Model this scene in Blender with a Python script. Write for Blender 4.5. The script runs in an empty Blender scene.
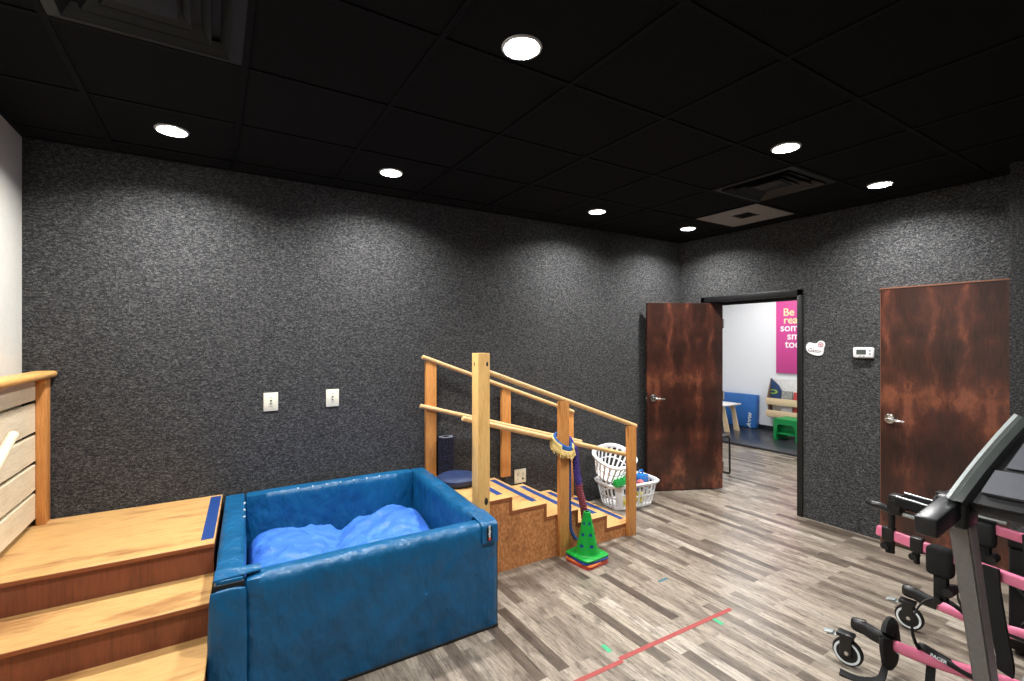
import bpy, bmesh, math, random
from mathutils import Vector, Matrix, Euler, noise
random.seed(7)
C = bpy.context.scene.collection
PI = math.pi
R = math.radians

# ------------------------------------------------------------------ helpers
LOC = {}
SMOOTH = 35
WARP = None

def thing(name, label, cat, loc=(0, 0, 0), group=None, rot=(0, 0, 0)):
    o = bpy.data.objects.new(name, None)
    C.objects.link(o)
    o.empty_display_size = .1
    o.location = loc
    o.rotation_euler = rot
    o['label'] = label
    o['category'] = cat
    if group: o['group'] = group
    LOC[o.name] = Vector(loc)
    return o

def tag(o, label, cat, group=None):
    o['label'] = label
    o['category'] = cat
    if group: o['group'] = group
    return o

def finish(bm, name, smooth=SMOOTH):
    bmesh.ops.remove_doubles(bm, verts=bm.verts, dist=1e-6)
    bmesh.ops.recalc_face_normals(bm, faces=bm.faces)
    me = bpy.data.meshes.new(name)
    if smooth:
        lim = R(smooth)
        for f in bm.faces: f.smooth = True
        for e in bm.edges:
            if len(e.link_faces) == 2 and e.calc_face_angle(9) > lim: e.smooth = False
    bm.to_mesh(me)
    bm.free()
    return me

def obj(name, bm, mat, parent=None, local=False, label=None, smooth=SMOOTH, origin=None):
    """one mesh object; coordinates are world ones unless local; parent may be a thing or a part"""
    if WARP is not None:
        for v in bm.verts: v.co = WARP(v.co)
    off = None
    if parent is not None and not local:
        off = LOC.get(parent.name, Vector((0, 0, 0)))
    elif parent is None and origin is not None:
        off = Vector(origin)
    if off is not None:
        bmesh.ops.translate(bm, verts=bm.verts, vec=-off)
    me = finish(bm, name, smooth)
    o = bpy.data.objects.new(name, me)
    C.objects.link(o)
    for m in (mat if isinstance(mat, (list, tuple)) else [mat]): me.materials.append(m)
    if parent is not None:
        o.parent = parent
        LOC[o.name] = off if off is not None else Vector((0, 0, 0))
    elif origin is not None:
        o.location = origin
    if label: o['label'] = label
    return o

def struct(name, bm, mat, parent=None, smooth=SMOOTH):
    o = obj(name, bm, mat, parent, smooth=smooth)
    if parent is None: o['kind'] = 'structure'
    return o

def B(): return bmesh.new()

def box(bm, x0, x1, y0, y1, z0, z1, bev=0, seg=2, M=None):
    t = bmesh.new()
    bmesh.ops.create_cube(t, size=1)
    for v in t.verts:
        v.co = Vector((x0 + (v.co.x + .5) * (x1 - x0), y0 + (v.co.y + .5) * (y1 - y0), z0 + (v.co.z + .5) * (z1 - z0)))
    if bev:
        bmesh.ops.bevel(t, geom=list(t.edges), offset=bev, segments=seg, profile=.5, affect='EDGES')
    merge(bm, t, M)
    return bm

def merge(bm, t, M=None, mi=0):
    if M is not None: bmesh.ops.transform(t, matrix=M, verts=t.verts)
    mp = {v: bm.verts.new(v.co) for v in t.verts}
    for f in t.faces:
        try:
            nf = bm.faces.new([mp[v] for v in f.verts])
            nf.material_index = f.material_index
        except ValueError: pass
    t.free()

def frame_for(d):
    d = d.normalized()
    up = Vector((0, 0, 1)) if abs(d.z) < .95 else Vector((1, 0, 0))
    a = d.cross(up).normalized()
    return a, a.cross(d).normalized()

def tube(bm, pts, r, n=10, closed=False, sx=1, sy=1, caps=True):
    """swept round or oval tube; r a number or one per point; sx, sy scale the section sideways and upright"""
    pts = [Vector(p) for p in pts]
    rs = r if isinstance(r, (list, tuple)) else [r] * len(pts)
    rings = []
    k = len(pts)
    for i, p in enumerate(pts):
        if closed: d = pts[(i + 1) % k] - pts[i - 1]
        else: d = pts[min(i + 1, k - 1)] - pts[max(i - 1, 0)]
        a, b = frame_for(d)
        rings.append([bm.verts.new(p + a * (math.cos(2 * PI * j / n) * rs[i] * sx) + b * (math.sin(2 * PI * j / n) * rs[i] * sy)) for j in range(n)])
    for i in range(k if closed else k - 1):
        A, Bq = rings[i], rings[(i + 1) % k]
        for j in range(n):
            bm.faces.new((A[j], A[(j + 1) % n], Bq[(j + 1) % n], Bq[j]))
    if not closed and caps:
        bm.faces.new(rings[0][::-1])
        bm.faces.new(rings[-1])
    return bm

def smooth_path(pts, n=8):
    """Catmull-Rom through the points"""
    pts = [Vector(p) for p in pts]
    out = []
    for i in range(len(pts) - 1):
        p0, p1, p2, p3 = pts[max(i - 1, 0)], pts[i], pts[i + 1], pts[min(i + 2, len(pts) - 1)]
        for j in range(n):
            t = j / n
            out.append(.5 * ((2 * p1) + (p2 - p0) * t + (2 * p0 - 5 * p1 + 4 * p2 - p3) * t * t + (3 * p1 - p0 - 3 * p2 + p3) * t ** 3))
    out.append(pts[-1])
    return out

def strip(bm, pts, w, t, side):
    """flat strap: width w along the side vector, thickness t"""
    pts = [Vector(p) for p in pts]
    side = Vector(side).normalized()
    rings = []
    for i, p in enumerate(pts):
        d = (pts[min(i + 1, len(pts) - 1)] - pts[max(i - 1, 0)]).normalized()
        s = (side - d * side.dot(d)).normalized()
        nrm = d.cross(s)
        rings.append([bm.verts.new(p + s * (a * w / 2) + nrm * (b * t / 2)) for a, b in ((-1, -1), (1, -1), (1, 1), (-1, 1))])
    for A, Bq in zip(rings, rings[1:]):
        for j in range(4): bm.faces.new((A[j], A[(j + 1) % 4], Bq[(j + 1) % 4], Bq[j]))
    bm.faces.new(rings[0][::-1]); bm.faces.new(rings[-1])
    return bm

def lathe(bm, prof, n=32, M=None, cap0=False, cap1=False):
    t = bmesh.new()
    rings = []
    for r, z in prof:
        if r < 1e-6: rings.append([t.verts.new((0, 0, z))])
        else: rings.append([t.verts.new((r * math.cos(2 * PI * j / n), r * math.sin(2 * PI * j / n), z)) for j in range(n)])
    for A, Bq in zip(rings, rings[1:]):
        for j in range(n):
            q = [A[j % len(A)], A[(j + 1) % n % len(A)], Bq[(j + 1) % n % len(Bq)], Bq[j % len(Bq)]]
            u = []
            for v in q:
                if v not in u: u.append(v)
            if len(u) > 2: t.faces.new(u)
    if cap0 and len(rings[0]) > 1: t.faces.new(rings[0][::-1])
    if cap1 and len(rings[-1]) > 1: t.faces.new(rings[-1])
    merge(bm, t, M)
    return bm

def prism(bm, poly, fn, a, b):
    """polygon in two dimensions pushed from a to b; fn(u, v, depth) gives the point"""
    A = [bm.verts.new(fn(u, v, a)) for u, v in poly]
    Bq = [bm.verts.new(fn(u, v, b)) for u, v in poly]
    n = len(poly)
    bm.faces.new(A[::-1]); bm.faces.new(Bq)
    for i in range(n): bm.faces.new((A[i], A[(i + 1) % n], Bq[(i + 1) % n], Bq[i]))
    return bm

def along(p0, p1):
    """matrix that takes +Z of unit length to p0->p1"""
    p0, p1 = Vector(p0), Vector(p1)
    d = p1 - p0
    return Matrix.Translation(p0) @ d.to_track_quat('Z', 'Y').to_matrix().to_4x4()

def rod(bm, p0, p1, r, n=14, r1=None, bev=0.0):
    L = (Vector(p1) - Vector(p0)).length
    r1 = r if r1 is None else r1
    if bev: prof = [(0, 0), (r - bev, 0), (r, bev), (r1, L - bev), (r1 - bev, L), (0, L)]
    else: prof = [(0, 0), (r, 0), (r1, L), (0, L)]
    return lathe(bm, prof, n, along(p0, p1))

def text(name, body, size, M, mat, parent, extrude=.001, offset=0.0, align='CENTER', shear=0, spacing=1.0):
    cu = bpy.data.curves.new(name, 'FONT')
    cu.body = body
    cu.size = size
    cu.extrude = extrude
    cu.offset = offset
    cu.align_x = align
    cu.align_y = 'CENTER'
    cu.shear = shear
    cu.space_character = spacing
    cu.materials.append(mat)
    tmp = bpy.data.objects.new('tmp', cu)
    me = bpy.data.meshes.new_from_object(tmp)
    me.name = name
    bpy.data.objects.remove(tmp)
    bpy.data.curves.remove(cu)
    if not me.materials: me.materials.append(mat)
    o = bpy.data.objects.new(name, me)
    C.objects.link(o)
    o.parent = parent
    o.matrix_local = Matrix.Translation(-LOC.get(parent.name, Vector())) @ M
    return o

def M_wallA(x, y, z):   # reads along +X, faces -Y
    return Matrix(((1, 0, 0, x), (0, 0, -1, y), (0, 1, 0, z), (0, 0, 0, 1)))
def M_wallB(x, y, z):   # reads along -Y, faces -X
    return Matrix(((0, 0, -1, x), (-1, 0, 0, y), (0, 1, 0, z), (0, 0, 0, 1)))

# ------------------------------------------------------------------ materials
def srgb(c):
    f = lambda v: v / 12.92 if v <= .04045 else ((v + .055) / 1.055) ** 2.4
    return tuple(f(x / 255) for x in c) + (1,)

class N:
    def __init__(s, name):
        s.m = bpy.data.materials.new(name)
        s.m.use_nodes = True
        s.t = s.m.node_tree
        s.p = s.t.nodes['Principled BSDF']
    def n(s, typ, **kw):
        nd = s.t.nodes.new(typ)
        for k, v in kw.items():
            if hasattr(nd, k) and not k[0].isupper(): setattr(nd, k, v)
            else: nd.inputs[k.replace('_', ' ')].default_value = v
        return nd
    def l(s, a, b): s.t.links.new(a, b)
    def coord(s, scale=(1, 1, 1), rot=(0, 0, 0)):
        tc = s.n('ShaderNodeTexCoord')
        mp = s.n('ShaderNodeMapping')
        mp.inputs['Scale'].default_value = scale
        mp.inputs['Rotation'].default_value = rot
        s.l(tc.outputs['Object'], mp.inputs['Vector'])
        return mp.outputs['Vector']
    def noise(s, vec, scale, detail=3, rough=.5):
        nd = s.n('ShaderNodeTexNoise')
        nd.inputs['Scale'].default_value = scale
        nd.inputs['Detail'].default_value = detail
        nd.inputs['Roughness'].default_value = rough
        s.l(vec, nd.inputs['Vector'])
        return nd.outputs['Fac']
    def ramp(s, fac, stops):
        nd = s.n('ShaderNodeValToRGB')
        el = nd.color_ramp.elements
        while len(el) < len(stops): el.new(.5)
        for e, (p, c) in zip(el, stops):
            e.position = p
            e.color = c if len(c) == 4 else tuple(c) + (1,)
        s.l(fac, nd.inputs['Fac'])
        return nd.outputs['Color']
    def mix(s, fac, a, b, typ='MIX'):
        nd = s.n('ShaderNodeMix')
        nd.data_type = 'RGBA'
        nd.blend_type = typ
        for sock, v in ((nd.inputs[0], fac), (nd.inputs[6], a), (nd.inputs[7], b)):
            if isinstance(v, (int, float, tuple)): sock.default_value = v
            else: s.l(v, sock)
        return nd.outputs[2]
    def math(s, op, a, b=0.0, c=0.0):
        nd = s.n('ShaderNodeMath')
        nd.operation = op
        for i, v in enumerate((a, b, c)):
            if isinstance(v, (int, float)): nd.inputs[i].default_value = v
            else: s.l(v, nd.inputs[i])
        return nd.outputs[0]
    def color(s, c):
        if isinstance(c, tuple): s.p.inputs['Base Color'].default_value = c
        else: s.l(c, s.p.inputs['Base Color'])
    def bump(s, h, strength=.3, dist=.01):
        nd = s.n('ShaderNodeBump')
        nd.inputs['Strength'].default_value = strength
        nd.inputs['Distance'].default_value = dist
        s.l(h, nd.inputs['Height'])
        s.l(nd.outputs['Normal'], s.p.inputs['Normal'])
    def set(s, rough=.5, metal=0, spec=.5, coat=0):
        s.p.inputs['Roughness'].default_value = rough
        s.p.inputs['Metallic'].default_value = metal
        s.p.inputs['Specular IOR Level'].default_value = spec
        s.p.inputs['Coat Weight'].default_value = coat
        return s.m

def plain(name, rgb, rough=.5, metal=0, spec=.5, var=.08, vscale=30, bump=0, bscale=200, coat=0):
    k = N(name)
    c = srgb(rgb)
    v = k.coord()
    d = tuple(x * (1 - var * 2) for x in c[:3]) + (1,)
    b = tuple(min(1, x * (1 + var)) for x in c[:3]) + (1,)
    k.color(k.ramp(k.noise(v, vscale, 4), [(.3, d), (.7, b)]))
    if bump: k.bump(k.noise(v, bscale, 2), bump, .004)
    return k.set(rough, metal, spec, coat)

def wood(name, light, mid, dark, axis='X', rough=.45, knots=.25, sc=1.0, grain=1.0, coat=.1):
    k = N(name)
    st = {'X': (.06, 1, 1), 'Y': (1, .06, 1), 'Z': (1, 1, .06)}[axis]
    st2 = {'X': (.25, 1, 1), 'Y': (1, .25, 1), 'Z': (1, 1, .25)}[axis]
    v = k.coord(tuple(a * sc for a in st))
    oi = k.n('ShaderNodeObjectInfo')
    off = k.n('ShaderNodeVectorMath', operation='ADD')
    rnd = k.math('MULTIPLY', oi.outputs['Random'], 37.0)
    cmb = k.n('ShaderNodeCombineXYZ')
    for i in range(3): k.l(rnd, cmb.inputs[i])
    k.l(v, off.inputs[0]); k.l(cmb.outputs[0], off.inputs[1])
    g = k.noise(off.outputs[0], 55, 6, .65)
    col = k.ramp(g, [(.3, srgb(mid)), (.52, srgb(light)), (.75, srgb(mid))])
    v2 = k.coord(tuple(a * sc for a in st2))
    off2 = k.n('ShaderNodeVectorMath', operation='ADD')
    k.l(v2, off2.inputs[0]); k.l(cmb.outputs[0], off2.inputs[1])
    big = k.noise(off2.outputs[0], 9, 4, .6)
    kn = k.ramp(big, [(.53, (0, 0, 0, 1)), (.68, (1, 1, 1, 1))])
    f = k.math('MULTIPLY', kn, knots)
    col = k.mix(f, col, srgb(dark))
    fine = k.noise(off.outputs[0], 260, 2)
    col = k.mix(.22 * grain, col, k.ramp(fine, [(.35, srgb(dark)), (.6, srgb(light))]))
    k.color(col)
    k.bump(fine, .08, .002)
    return k.set(rough, 0, .4, coat)

def carpet():
    k = N('wall_carpet')
    v = k.coord((60, 60, 125))
    a = k.noise(v, 1.0, 3, .6)
    v2 = k.coord((150, 150, 260))
    b = k.noise(v2, 1.0, 2, .5)
    f = k.math('ADD', k.math('MULTIPLY', a, .5), k.math('MULTIPLY', b, .5))
    col = k.ramp(f, [(.35, (.010, .010, .0105)), (.47, (.030, .030, .031)), (.55, (.064, .064, .0645)), (.68, (.165, .165, .163))])
    k.color(col)
    k.bump(f, .35, .005)
    return k.set(.95, 0, .1)

def floor_mat():
    k = N('vinyl_plank_floor')
    tc = k.n('ShaderNodeTexCoord')
    sp = k.n('ShaderNodeSeparateXYZ')
    k.l(tc.outputs['Object'], sp.inputs[0])
    cb = k.n('ShaderNodeCombineXYZ')
    k.l(sp.outputs[1], cb.inputs[0]); k.l(sp.outputs[0], cb.inputs[1])
    br = k.n('ShaderNodeTexBrick')
    br.offset = .37; br.offset_frequency = 2; br.squash = 1
    br.inputs['Scale'].default_value = 1
    br.inputs['Brick Width'].default_value = .62
    br.inputs['Row Height'].default_value = .068
    br.inputs['Mortar Size'].default_value = .0006
    br.inputs['Color1'].default_value = (0, 0, 0, 1)
    br.inputs['Color2'].default_value = (1, 1, 1, 1)
    br.inputs['Mortar'].default_value = (.35, .35, .35, 1)
    k.l(cb.outputs[0], br.inputs['Vector'])
    rnd = br.outputs['Color']
    col = k.ramp(rnd, [(0, srgb((104, 93, 84))), (.2, srgb((146, 135, 123))), (.42, srgb((176, 165, 151))), (.65, srgb((198, 188, 173))), (.85, srgb((162, 151, 137))), (1, srgb((214, 206, 193)))])
    # grain that runs with each plank and differs between planks
    cb2 = k.n('ShaderNodeCombineXYZ')
    sh = k.math('MULTIPLY', rnd, 23.0)
    k.l(k.math('ADD', k.math('MULTIPLY', sp.outputs[1], .09), sh), cb2.inputs[1])
    k.l(sp.outputs[0], cb2.inputs[0]); k.l(sh, cb2.inputs[2])
    g = k.noise(cb2.outputs[0], 70, 6, .7)
    col = k.mix(.6, col, k.ramp(g, [(.3, (.16, .145, .125)), (.5, (.62, .6, .57)), (.7, (.95, .94, .92))]), 'MULTIPLY')
    cb3 = k.n('ShaderNodeCombineXYZ')
    k.l(k.math('ADD', k.math('MULTIPLY', sp.outputs[1], .3), sh), cb3.inputs[1])
    k.l(sp.outputs[0], cb3.inputs[0]); k.l(sh, cb3.inputs[2])
    w = k.noise(cb3.outputs[0], 22, 5, .65)
    col = k.mix(k.math('MULTIPLY', k.ramp(w, [(.5, (0, 0, 0)), (.68, (1, 1, 1))]), .65), col, srgb((66, 56, 48)))
    cb4 = k.n('ShaderNodeCombineXYZ')
    k.l(k.math('ADD', k.math('MULTIPLY', sp.outputs[1], .05), sh), cb4.inputs[1])
    k.l(sp.outputs[0], cb4.inputs[0]); k.l(sh, cb4.inputs[2])
    fg = k.noise(cb4.outputs[0], 130, 5, .75)
    col = k.mix(.8, col, k.ramp(fg, [(.36, (.3, .28, .26)), (.5, (.92, .91, .9)), (.66, (1.25, 1.24, 1.22))]), 'MULTIPLY')
    cb5 = k.n('ShaderNodeCombineXYZ')
    k.l(k.math('ADD', k.math('MULTIPLY', sp.outputs[1], .4), sh), cb5.inputs[1])
    k.l(sp.outputs[0], cb5.inputs[0]); k.l(sh, cb5.inputs[2])
    pk = k.noise(cb5.outputs[0], 55, 3, .6)
    col = k.mix(k.ramp(pk, [(.62, (0, 0, 0)), (.7, (.55, .55, .55))]), col, srgb((52, 44, 38)))
    col = k.mix(1.0, col, (.80, .79, .785, 1), 'MULTIPLY')
    k.color(col)
    k.bump(g, .12, .002)
    return k.set(.3, 0, .5)

def door_mat(name, axis):
    """dark stained veneer, sheets mirrored about their seams"""
    k = N(name)
    tc = k.n('ShaderNodeTexCoord')
    sp = k.n('ShaderNodeSeparateXYZ')
    k.l(tc.outputs['Object'], sp.inputs[0])
    u = k.math('PINGPONG', k.math('ADD', sp.outputs[axis], 5.06), .235)
    cb = k.n('ShaderNodeCombineXYZ')
    k.l(u, cb.inputs[0]); k.l(sp.outputs[2], cb.inputs[2])
    ds = k.noise(cb.outputs[0], 4.0, 4)
    cb2 = k.n('ShaderNodeCombineXYZ')
    k.l(k.math('ADD', u, k.math('MULTIPLY', ds, .22)), cb2.inputs[0])
    k.l(k.math('MULTIPLY', sp.outputs[2], .42), cb2.inputs[2])
    a = k.noise(cb2.outputs[0], 5.2, 5, .58)
    col = k.ramp(a, [(.38, srgb((20, 12, 10))), (.48, srgb((54, 29, 22))), (.56, srgb((84, 44, 32))), (.64, srgb((134, 78, 55))), (.72, srgb((90, 49, 36)))])
    big = k.noise(k.coord((1.3, 1.3, 1)), 2.4, 4, .6)
    col = k.mix(k.ramp(big, [(.46, (0, 0, 0)), (.6, (.75, .75, .75))]), col, srgb((30, 17, 13)))
    gv = k.coord((1, 1, .05))
    g = k.noise(gv, 160, 4)
    col = k.mix(.3, col, k.ramp(g, [(.35, srgb((22, 12, 9))), (.65, srgb((88, 48, 35)))]))
    k.color(col)
    return k.set(.33, 0, .5, .15)

def emis(name, rgb, strength):
    k = N(name)
    k.p.inputs['Base Color'].default_value = (.8, .8, .8, 1)
    k.p.inputs['Emission Color'].default_value = rgb + (1,)
    k.p.inputs['Emission Strength'].default_value = strength
    return k.m

def osb():
    k = N('side_plywood')
    v = k.coord((1, 1, .7))
    a = k.noise(v, 60, 5, .7)
    b = k.noise(v, 11, 4, .6)
    col = k.ramp(a, [(.3, srgb((132, 80, 46))), (.5, srgb((182, 120, 72))), (.7, srgb((210, 152, 98)))])
    col = k.mix(k.math('MULTIPLY', k.ramp(b, [(.45, (0, 0, 0)), (.7, (1, 1, 1))]), .4), col, srgb((120, 74, 42)))
    k.color(col)
    return k.set(.6, 0, .3)

def vinyl(name, rgb, rough=.34):
    k = N(name)
    c = srgb(rgb)
    v = k.coord((1, 1, 1.6))
    n1 = k.noise(v, 5, 3, .5)
    k.color(k.ramp(n1, [(.3, tuple(x * .86 for x in c[:3])), (.7, tuple(min(1, x * 1.08) for x in c[:3]))]))
    v2 = k.coord((1.6, 1.6, .9), (0, R(30), R(20)))
    w = k.noise(v2, 6.5, 3, .45)
    f = k.noise(v, 380, 1)
    k.bump(k.math('ADD', w, k.math('MULTIPLY', f, .01)), .8, .04)
    return k.set(rough, 0, .4)

M = {}
M['carpet'] = carpet()
M['floor'] = floor_mat()
M['white_wall'] = plain('white_paint', (206, 203, 194), .6, var=.02)
M['grey_wall'] = plain('adjoining_paint', (226, 229, 232), .6, var=.01)
M['tile'] = plain('black_ceiling_tile', (20, 20, 20), .9, spec=.1, var=.2, vscale=90, bump=.4, bscale=260)
M['tbar'] = plain('black_grid_metal', (13, 13, 13), .7, spec=.1, var=.05)
M['black_metal'] = plain('black_painted_metal', (24, 24, 25), .4, var=.05)
M['vent'] = plain('black_vent_metal', (13, 13, 13), .45, var=.05)
M['trim_white'] = plain('white_light_trim', (225, 226, 226), .4, var=.01)
M['lens'] = emis('downlight_lens', (1.0, .99, .975), 1950)
M['reflector'] = plain('grey_reflector', (62, 62, 62), .5, var=.01)
M['tan'] = plain('tan_grille', (136, 130, 126), .7, var=.05)
M['tread'] = wood('golden_plywood', (206, 164, 106), (186, 138, 80), (120, 70, 36), 'X', .42, .75, 1.0)
M['tread_edge'] = wood('brown_edge', (146, 84, 48), (124, 68, 36), (70, 36, 18), 'X', .5, .2)
M['riser'] = wood('red_brown_riser', (128, 72, 50), (108, 58, 40), (76, 38, 26), 'Z', .42, .45, .7)
M['post'] = wood('stained_post', (204, 142, 78), (178, 112, 56), (112, 58, 26), 'Z', .42, .35)
M['pale_post'] = wood('pale_post', (226, 184, 116), (204, 152, 84), (150, 96, 44), 'Z', .42, .3)
M['dowel'] = wood('pale_dowel', (222, 182, 128), (202, 154, 100), (150, 100, 56), 'X', .4, .1)
M['dowelY'] = wood('cream_dowel', (236, 222, 190), (224, 204, 166), (196, 166, 120), 'Y', .4, .05)
M['slat'] = wood('cream_slat', (226, 212, 184), (208, 190, 158), (176, 150, 114), 'Y', .5, .15)
M['rail'] = wood('honey_rail', (224, 174, 104), (204, 146, 76), (150, 92, 44), 'Y', .38, .2)
M['tape_blue'] = plain('blue_grip_tape', (15, 54, 116), .55, var=.06, vscale=80)
M['side'] = osb()
M['vinyl'] = vinyl('teal_blue_vinyl', (15, 82, 124), .36)
M['vinyl_top'] = M['vinyl']
M['velcro'] = plain('black_velcro', (14, 15, 18), .9, var=.1, bump=.4)
M['nylon'] = vinyl('light_blue_nylon', (60, 112, 206), .5)
M['white_mark'] = plain('white_thread', (225, 232, 235), .6)
M['red'] = plain('red_print', (200, 60, 60), .6)
M['navy'] = plain('navy_rubber', (28, 46, 84), .5, bump=.5, bscale=420)
def speck():
    k = N('speckled_foam')
    v = k.coord()
    a = k.n('ShaderNodeTexVoronoi')
    a.inputs['Scale'].default_value = 95
    k.l(v, a.inputs['Vector'])
    k.color(k.ramp(a.outputs['Distance'], [(.16, srgb((84, 84, 132))), (.24, srgb((20, 20, 30)))]))
    return k.set(.8, 0, .2)
M['roller'] = speck()
M['plate'] = plain('ivory_plate', (222, 218, 198), .4, var=.01)
M['slot'] = plain('dark_slot', (40, 36, 32), .6)
M['chrome'] = plain('satin_chrome', (205, 203, 200), .22, 1, var=.02)
M['door1'] = door_mat('mahogany_veneer', 0)
M['door2'] = door_mat('figured_veneer', 1)
M['door_edge'] = wood('door_edge', (120, 80, 60), (100, 64, 46), (60, 34, 22), 'Z')
M['frame'] = plain('black_door_frame', (13, 13, 14), .42, var=.05)
M['frame_in'] = plain('grey_jamb', (120, 112, 106), .5)
M['plastic_white'] = plain('white_plastic', (228, 229, 230), .35, var=.01)
M['lcd'] = plain('grey_screen', (74, 80, 78), .2, var=.05)
M['sign'] = plain('white_sign', (232, 228, 228), .45, var=.01)
M['pink_pale'] = plain('pale_pink', (222, 178, 188), .5)
M['ink'] = plain('black_ink', (48, 48, 50), .6)
M['cone_green'] = plain('green_plastic', (12, 148, 52), .38, var=.04)
M['cone_blue'] = plain('blue_plastic', (26, 58, 136), .38, var=.04)
M['cone_orange'] = plain('orange_plastic', (236, 120, 62), .38, var=.04)
M['cone_red'] = plain('red_plastic', (176, 52, 48), .4, var=.04)
M['basket'] = plain('white_basket_plastic', (232, 232, 234), .4, var=.01)
M['toy_green'] = plain('toy_green', (40, 170, 80), .4)
M['toy_blue'] = plain('toy_blue', (36, 120, 205), .4)
M['toy_yellow'] = plain('toy_yellow', (226, 208, 84), .45)
M['toy_purple'] = plain('toy_purple', (128, 108, 176), .45)
M['toy_teal'] = plain('toy_teal', (70, 160, 190), .45)
M['toy_pink'] = plain('toy_coral', (222, 110, 110), .45)
M['yellow_yarn'] = plain('yellow_yarn', (236, 206, 132), .85, bump=.4)
M['blue_cloth'] = plain('blue_cloth', (36, 90, 160), .8)
M['purple'] = plain('purple_cord', (62, 44, 122), .75, bump=.4)
M['maroon'] = plain('maroon_cord', (128, 54, 66), .75, bump=.4)
M['blue_cord'] = plain('blue_cord', (36, 70, 132), .75, bump=.4)
M['tape_red'] = plain('red_tape', (146, 56, 52), .55, var=.05, vscale=20)
M['tape_green'] = plain('green_tape', (60, 160, 112), .55)
M['tape_teal'] = plain('teal_tape', (62, 104, 112), .6)
M['pink'] = plain('pink_tube', (240, 128, 162), .25, var=.02, coat=.4)
M['black'] = plain('black_plastic', (20, 20, 21), .38, var=.05)
M['black_soft'] = plain('black_webbing', (18, 18, 19), .85, var=.1, bump=.5)
M['tire'] = plain('black_rubber', (18, 18, 18), .6)
M['grey_metal'] = plain('grey_powder_coat', (136, 133, 131), .5, var=.06, vscale=60, bump=.2, bscale=700)
M['silver'] = plain('silver_trim', (168, 174, 172), .36, .6, var=.04)
M['console'] = plain('console_plastic', (30, 31, 34), .32, var=.03)
M['screen'] = plain('grey_console_panel', (104, 107, 116), .4, var=.04)
M['box_black'] = plain('black_box_cloth', (16, 15, 15), .9, var=.1, bump=.3)
M['poster'] = plain('magenta_poster', (206, 70, 146), .5, var=.02)
M['poster_cream'] = plain('cream_letters', (250, 226, 170), .5, var=.01)
M['poster_white'] = plain('white_letters', (246, 240, 244), .5, var=.01)
M['mat_blue'] = plain('blue_mat_vinyl', (44, 104, 176), .4, var=.05, vscale=4)
M['mat_black'] = plain('black_mat_vinyl', (44, 47, 52), .3, var=.08, vscale=5, bump=.15, bscale=6)
M['kid_green'] = plain('green_chair_plastic', (10, 142, 72), .42, var=.04)
M['birch'] = wood('birch_ply', (232, 210, 172), (218, 192, 150), (190, 160, 116), 'Y', .5, .1)
M['brown_grey'] = plain('brown_panel', (122, 100, 92), .6)
M['book_red'] = plain('red_cover', (190, 70, 66), .5, var=.3, vscale=25)
M['book_grey'] = plain('grey_cover', (150, 150, 146), .5, var=.25, vscale=25)
M['book_white'] = plain('white_cover', (214, 212, 214), .5, var=.15, vscale=25)
M['book_navy'] = plain('navy_cover', (40, 66, 112), .5, var=.2, vscale=25)
M['lime'] = plain('lime_disc', (150, 190, 70), .5)
M['baseboard'] = plain('black_baseboard', (28, 28, 30), .5)
M['table_white'] = plain('white_laminate', (232, 232, 230), .35)

# ------------------------------------------------------------------ the setting
HC = 2.744
XL, XR, YB, YF = -.905, 4.576, 3.673, -2.7
bm = B(); box(bm, XL - .1, 9.0, YF - .1, 6.6, -.08, 0)
struct('floor', bm, M['floor'])
bm = B(); box(bm, XL - .12, XR + .14, YB, YB + .12, 0, HC + .15)
struct('wall_back', bm, M['carpet'])
bm = B(); box(bm, XL - .12, XL, YF, YB, 0, HC + .15)
struct('wall_left', bm, M['white_wall'])
bm = B(); box(bm, XL - .12, XR + .14, YF - .12, YF, 0, HC + .15)
struct('wall_front', bm, M['carpet'])
# doorway wall: opening (with its frame) from Y 2.31 to 3.385, 2.085 high
bm = B()
box(bm, XR, XR + .14, 3.385, YB, 0, HC + .15)
box(bm, XR, XR + .14, 2.31, 3.385, 2.085, HC + .15)
box(bm, XR, XR + .14, YF, 2.31, 0, HC + .15)
struct('wall_right', bm, M['carpet'])
bm = B(); box(bm, 4.30, XR - .001, YF, .912, 0, HC + .15)
struct('wall_corner', bm, M['carpet'])

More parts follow.
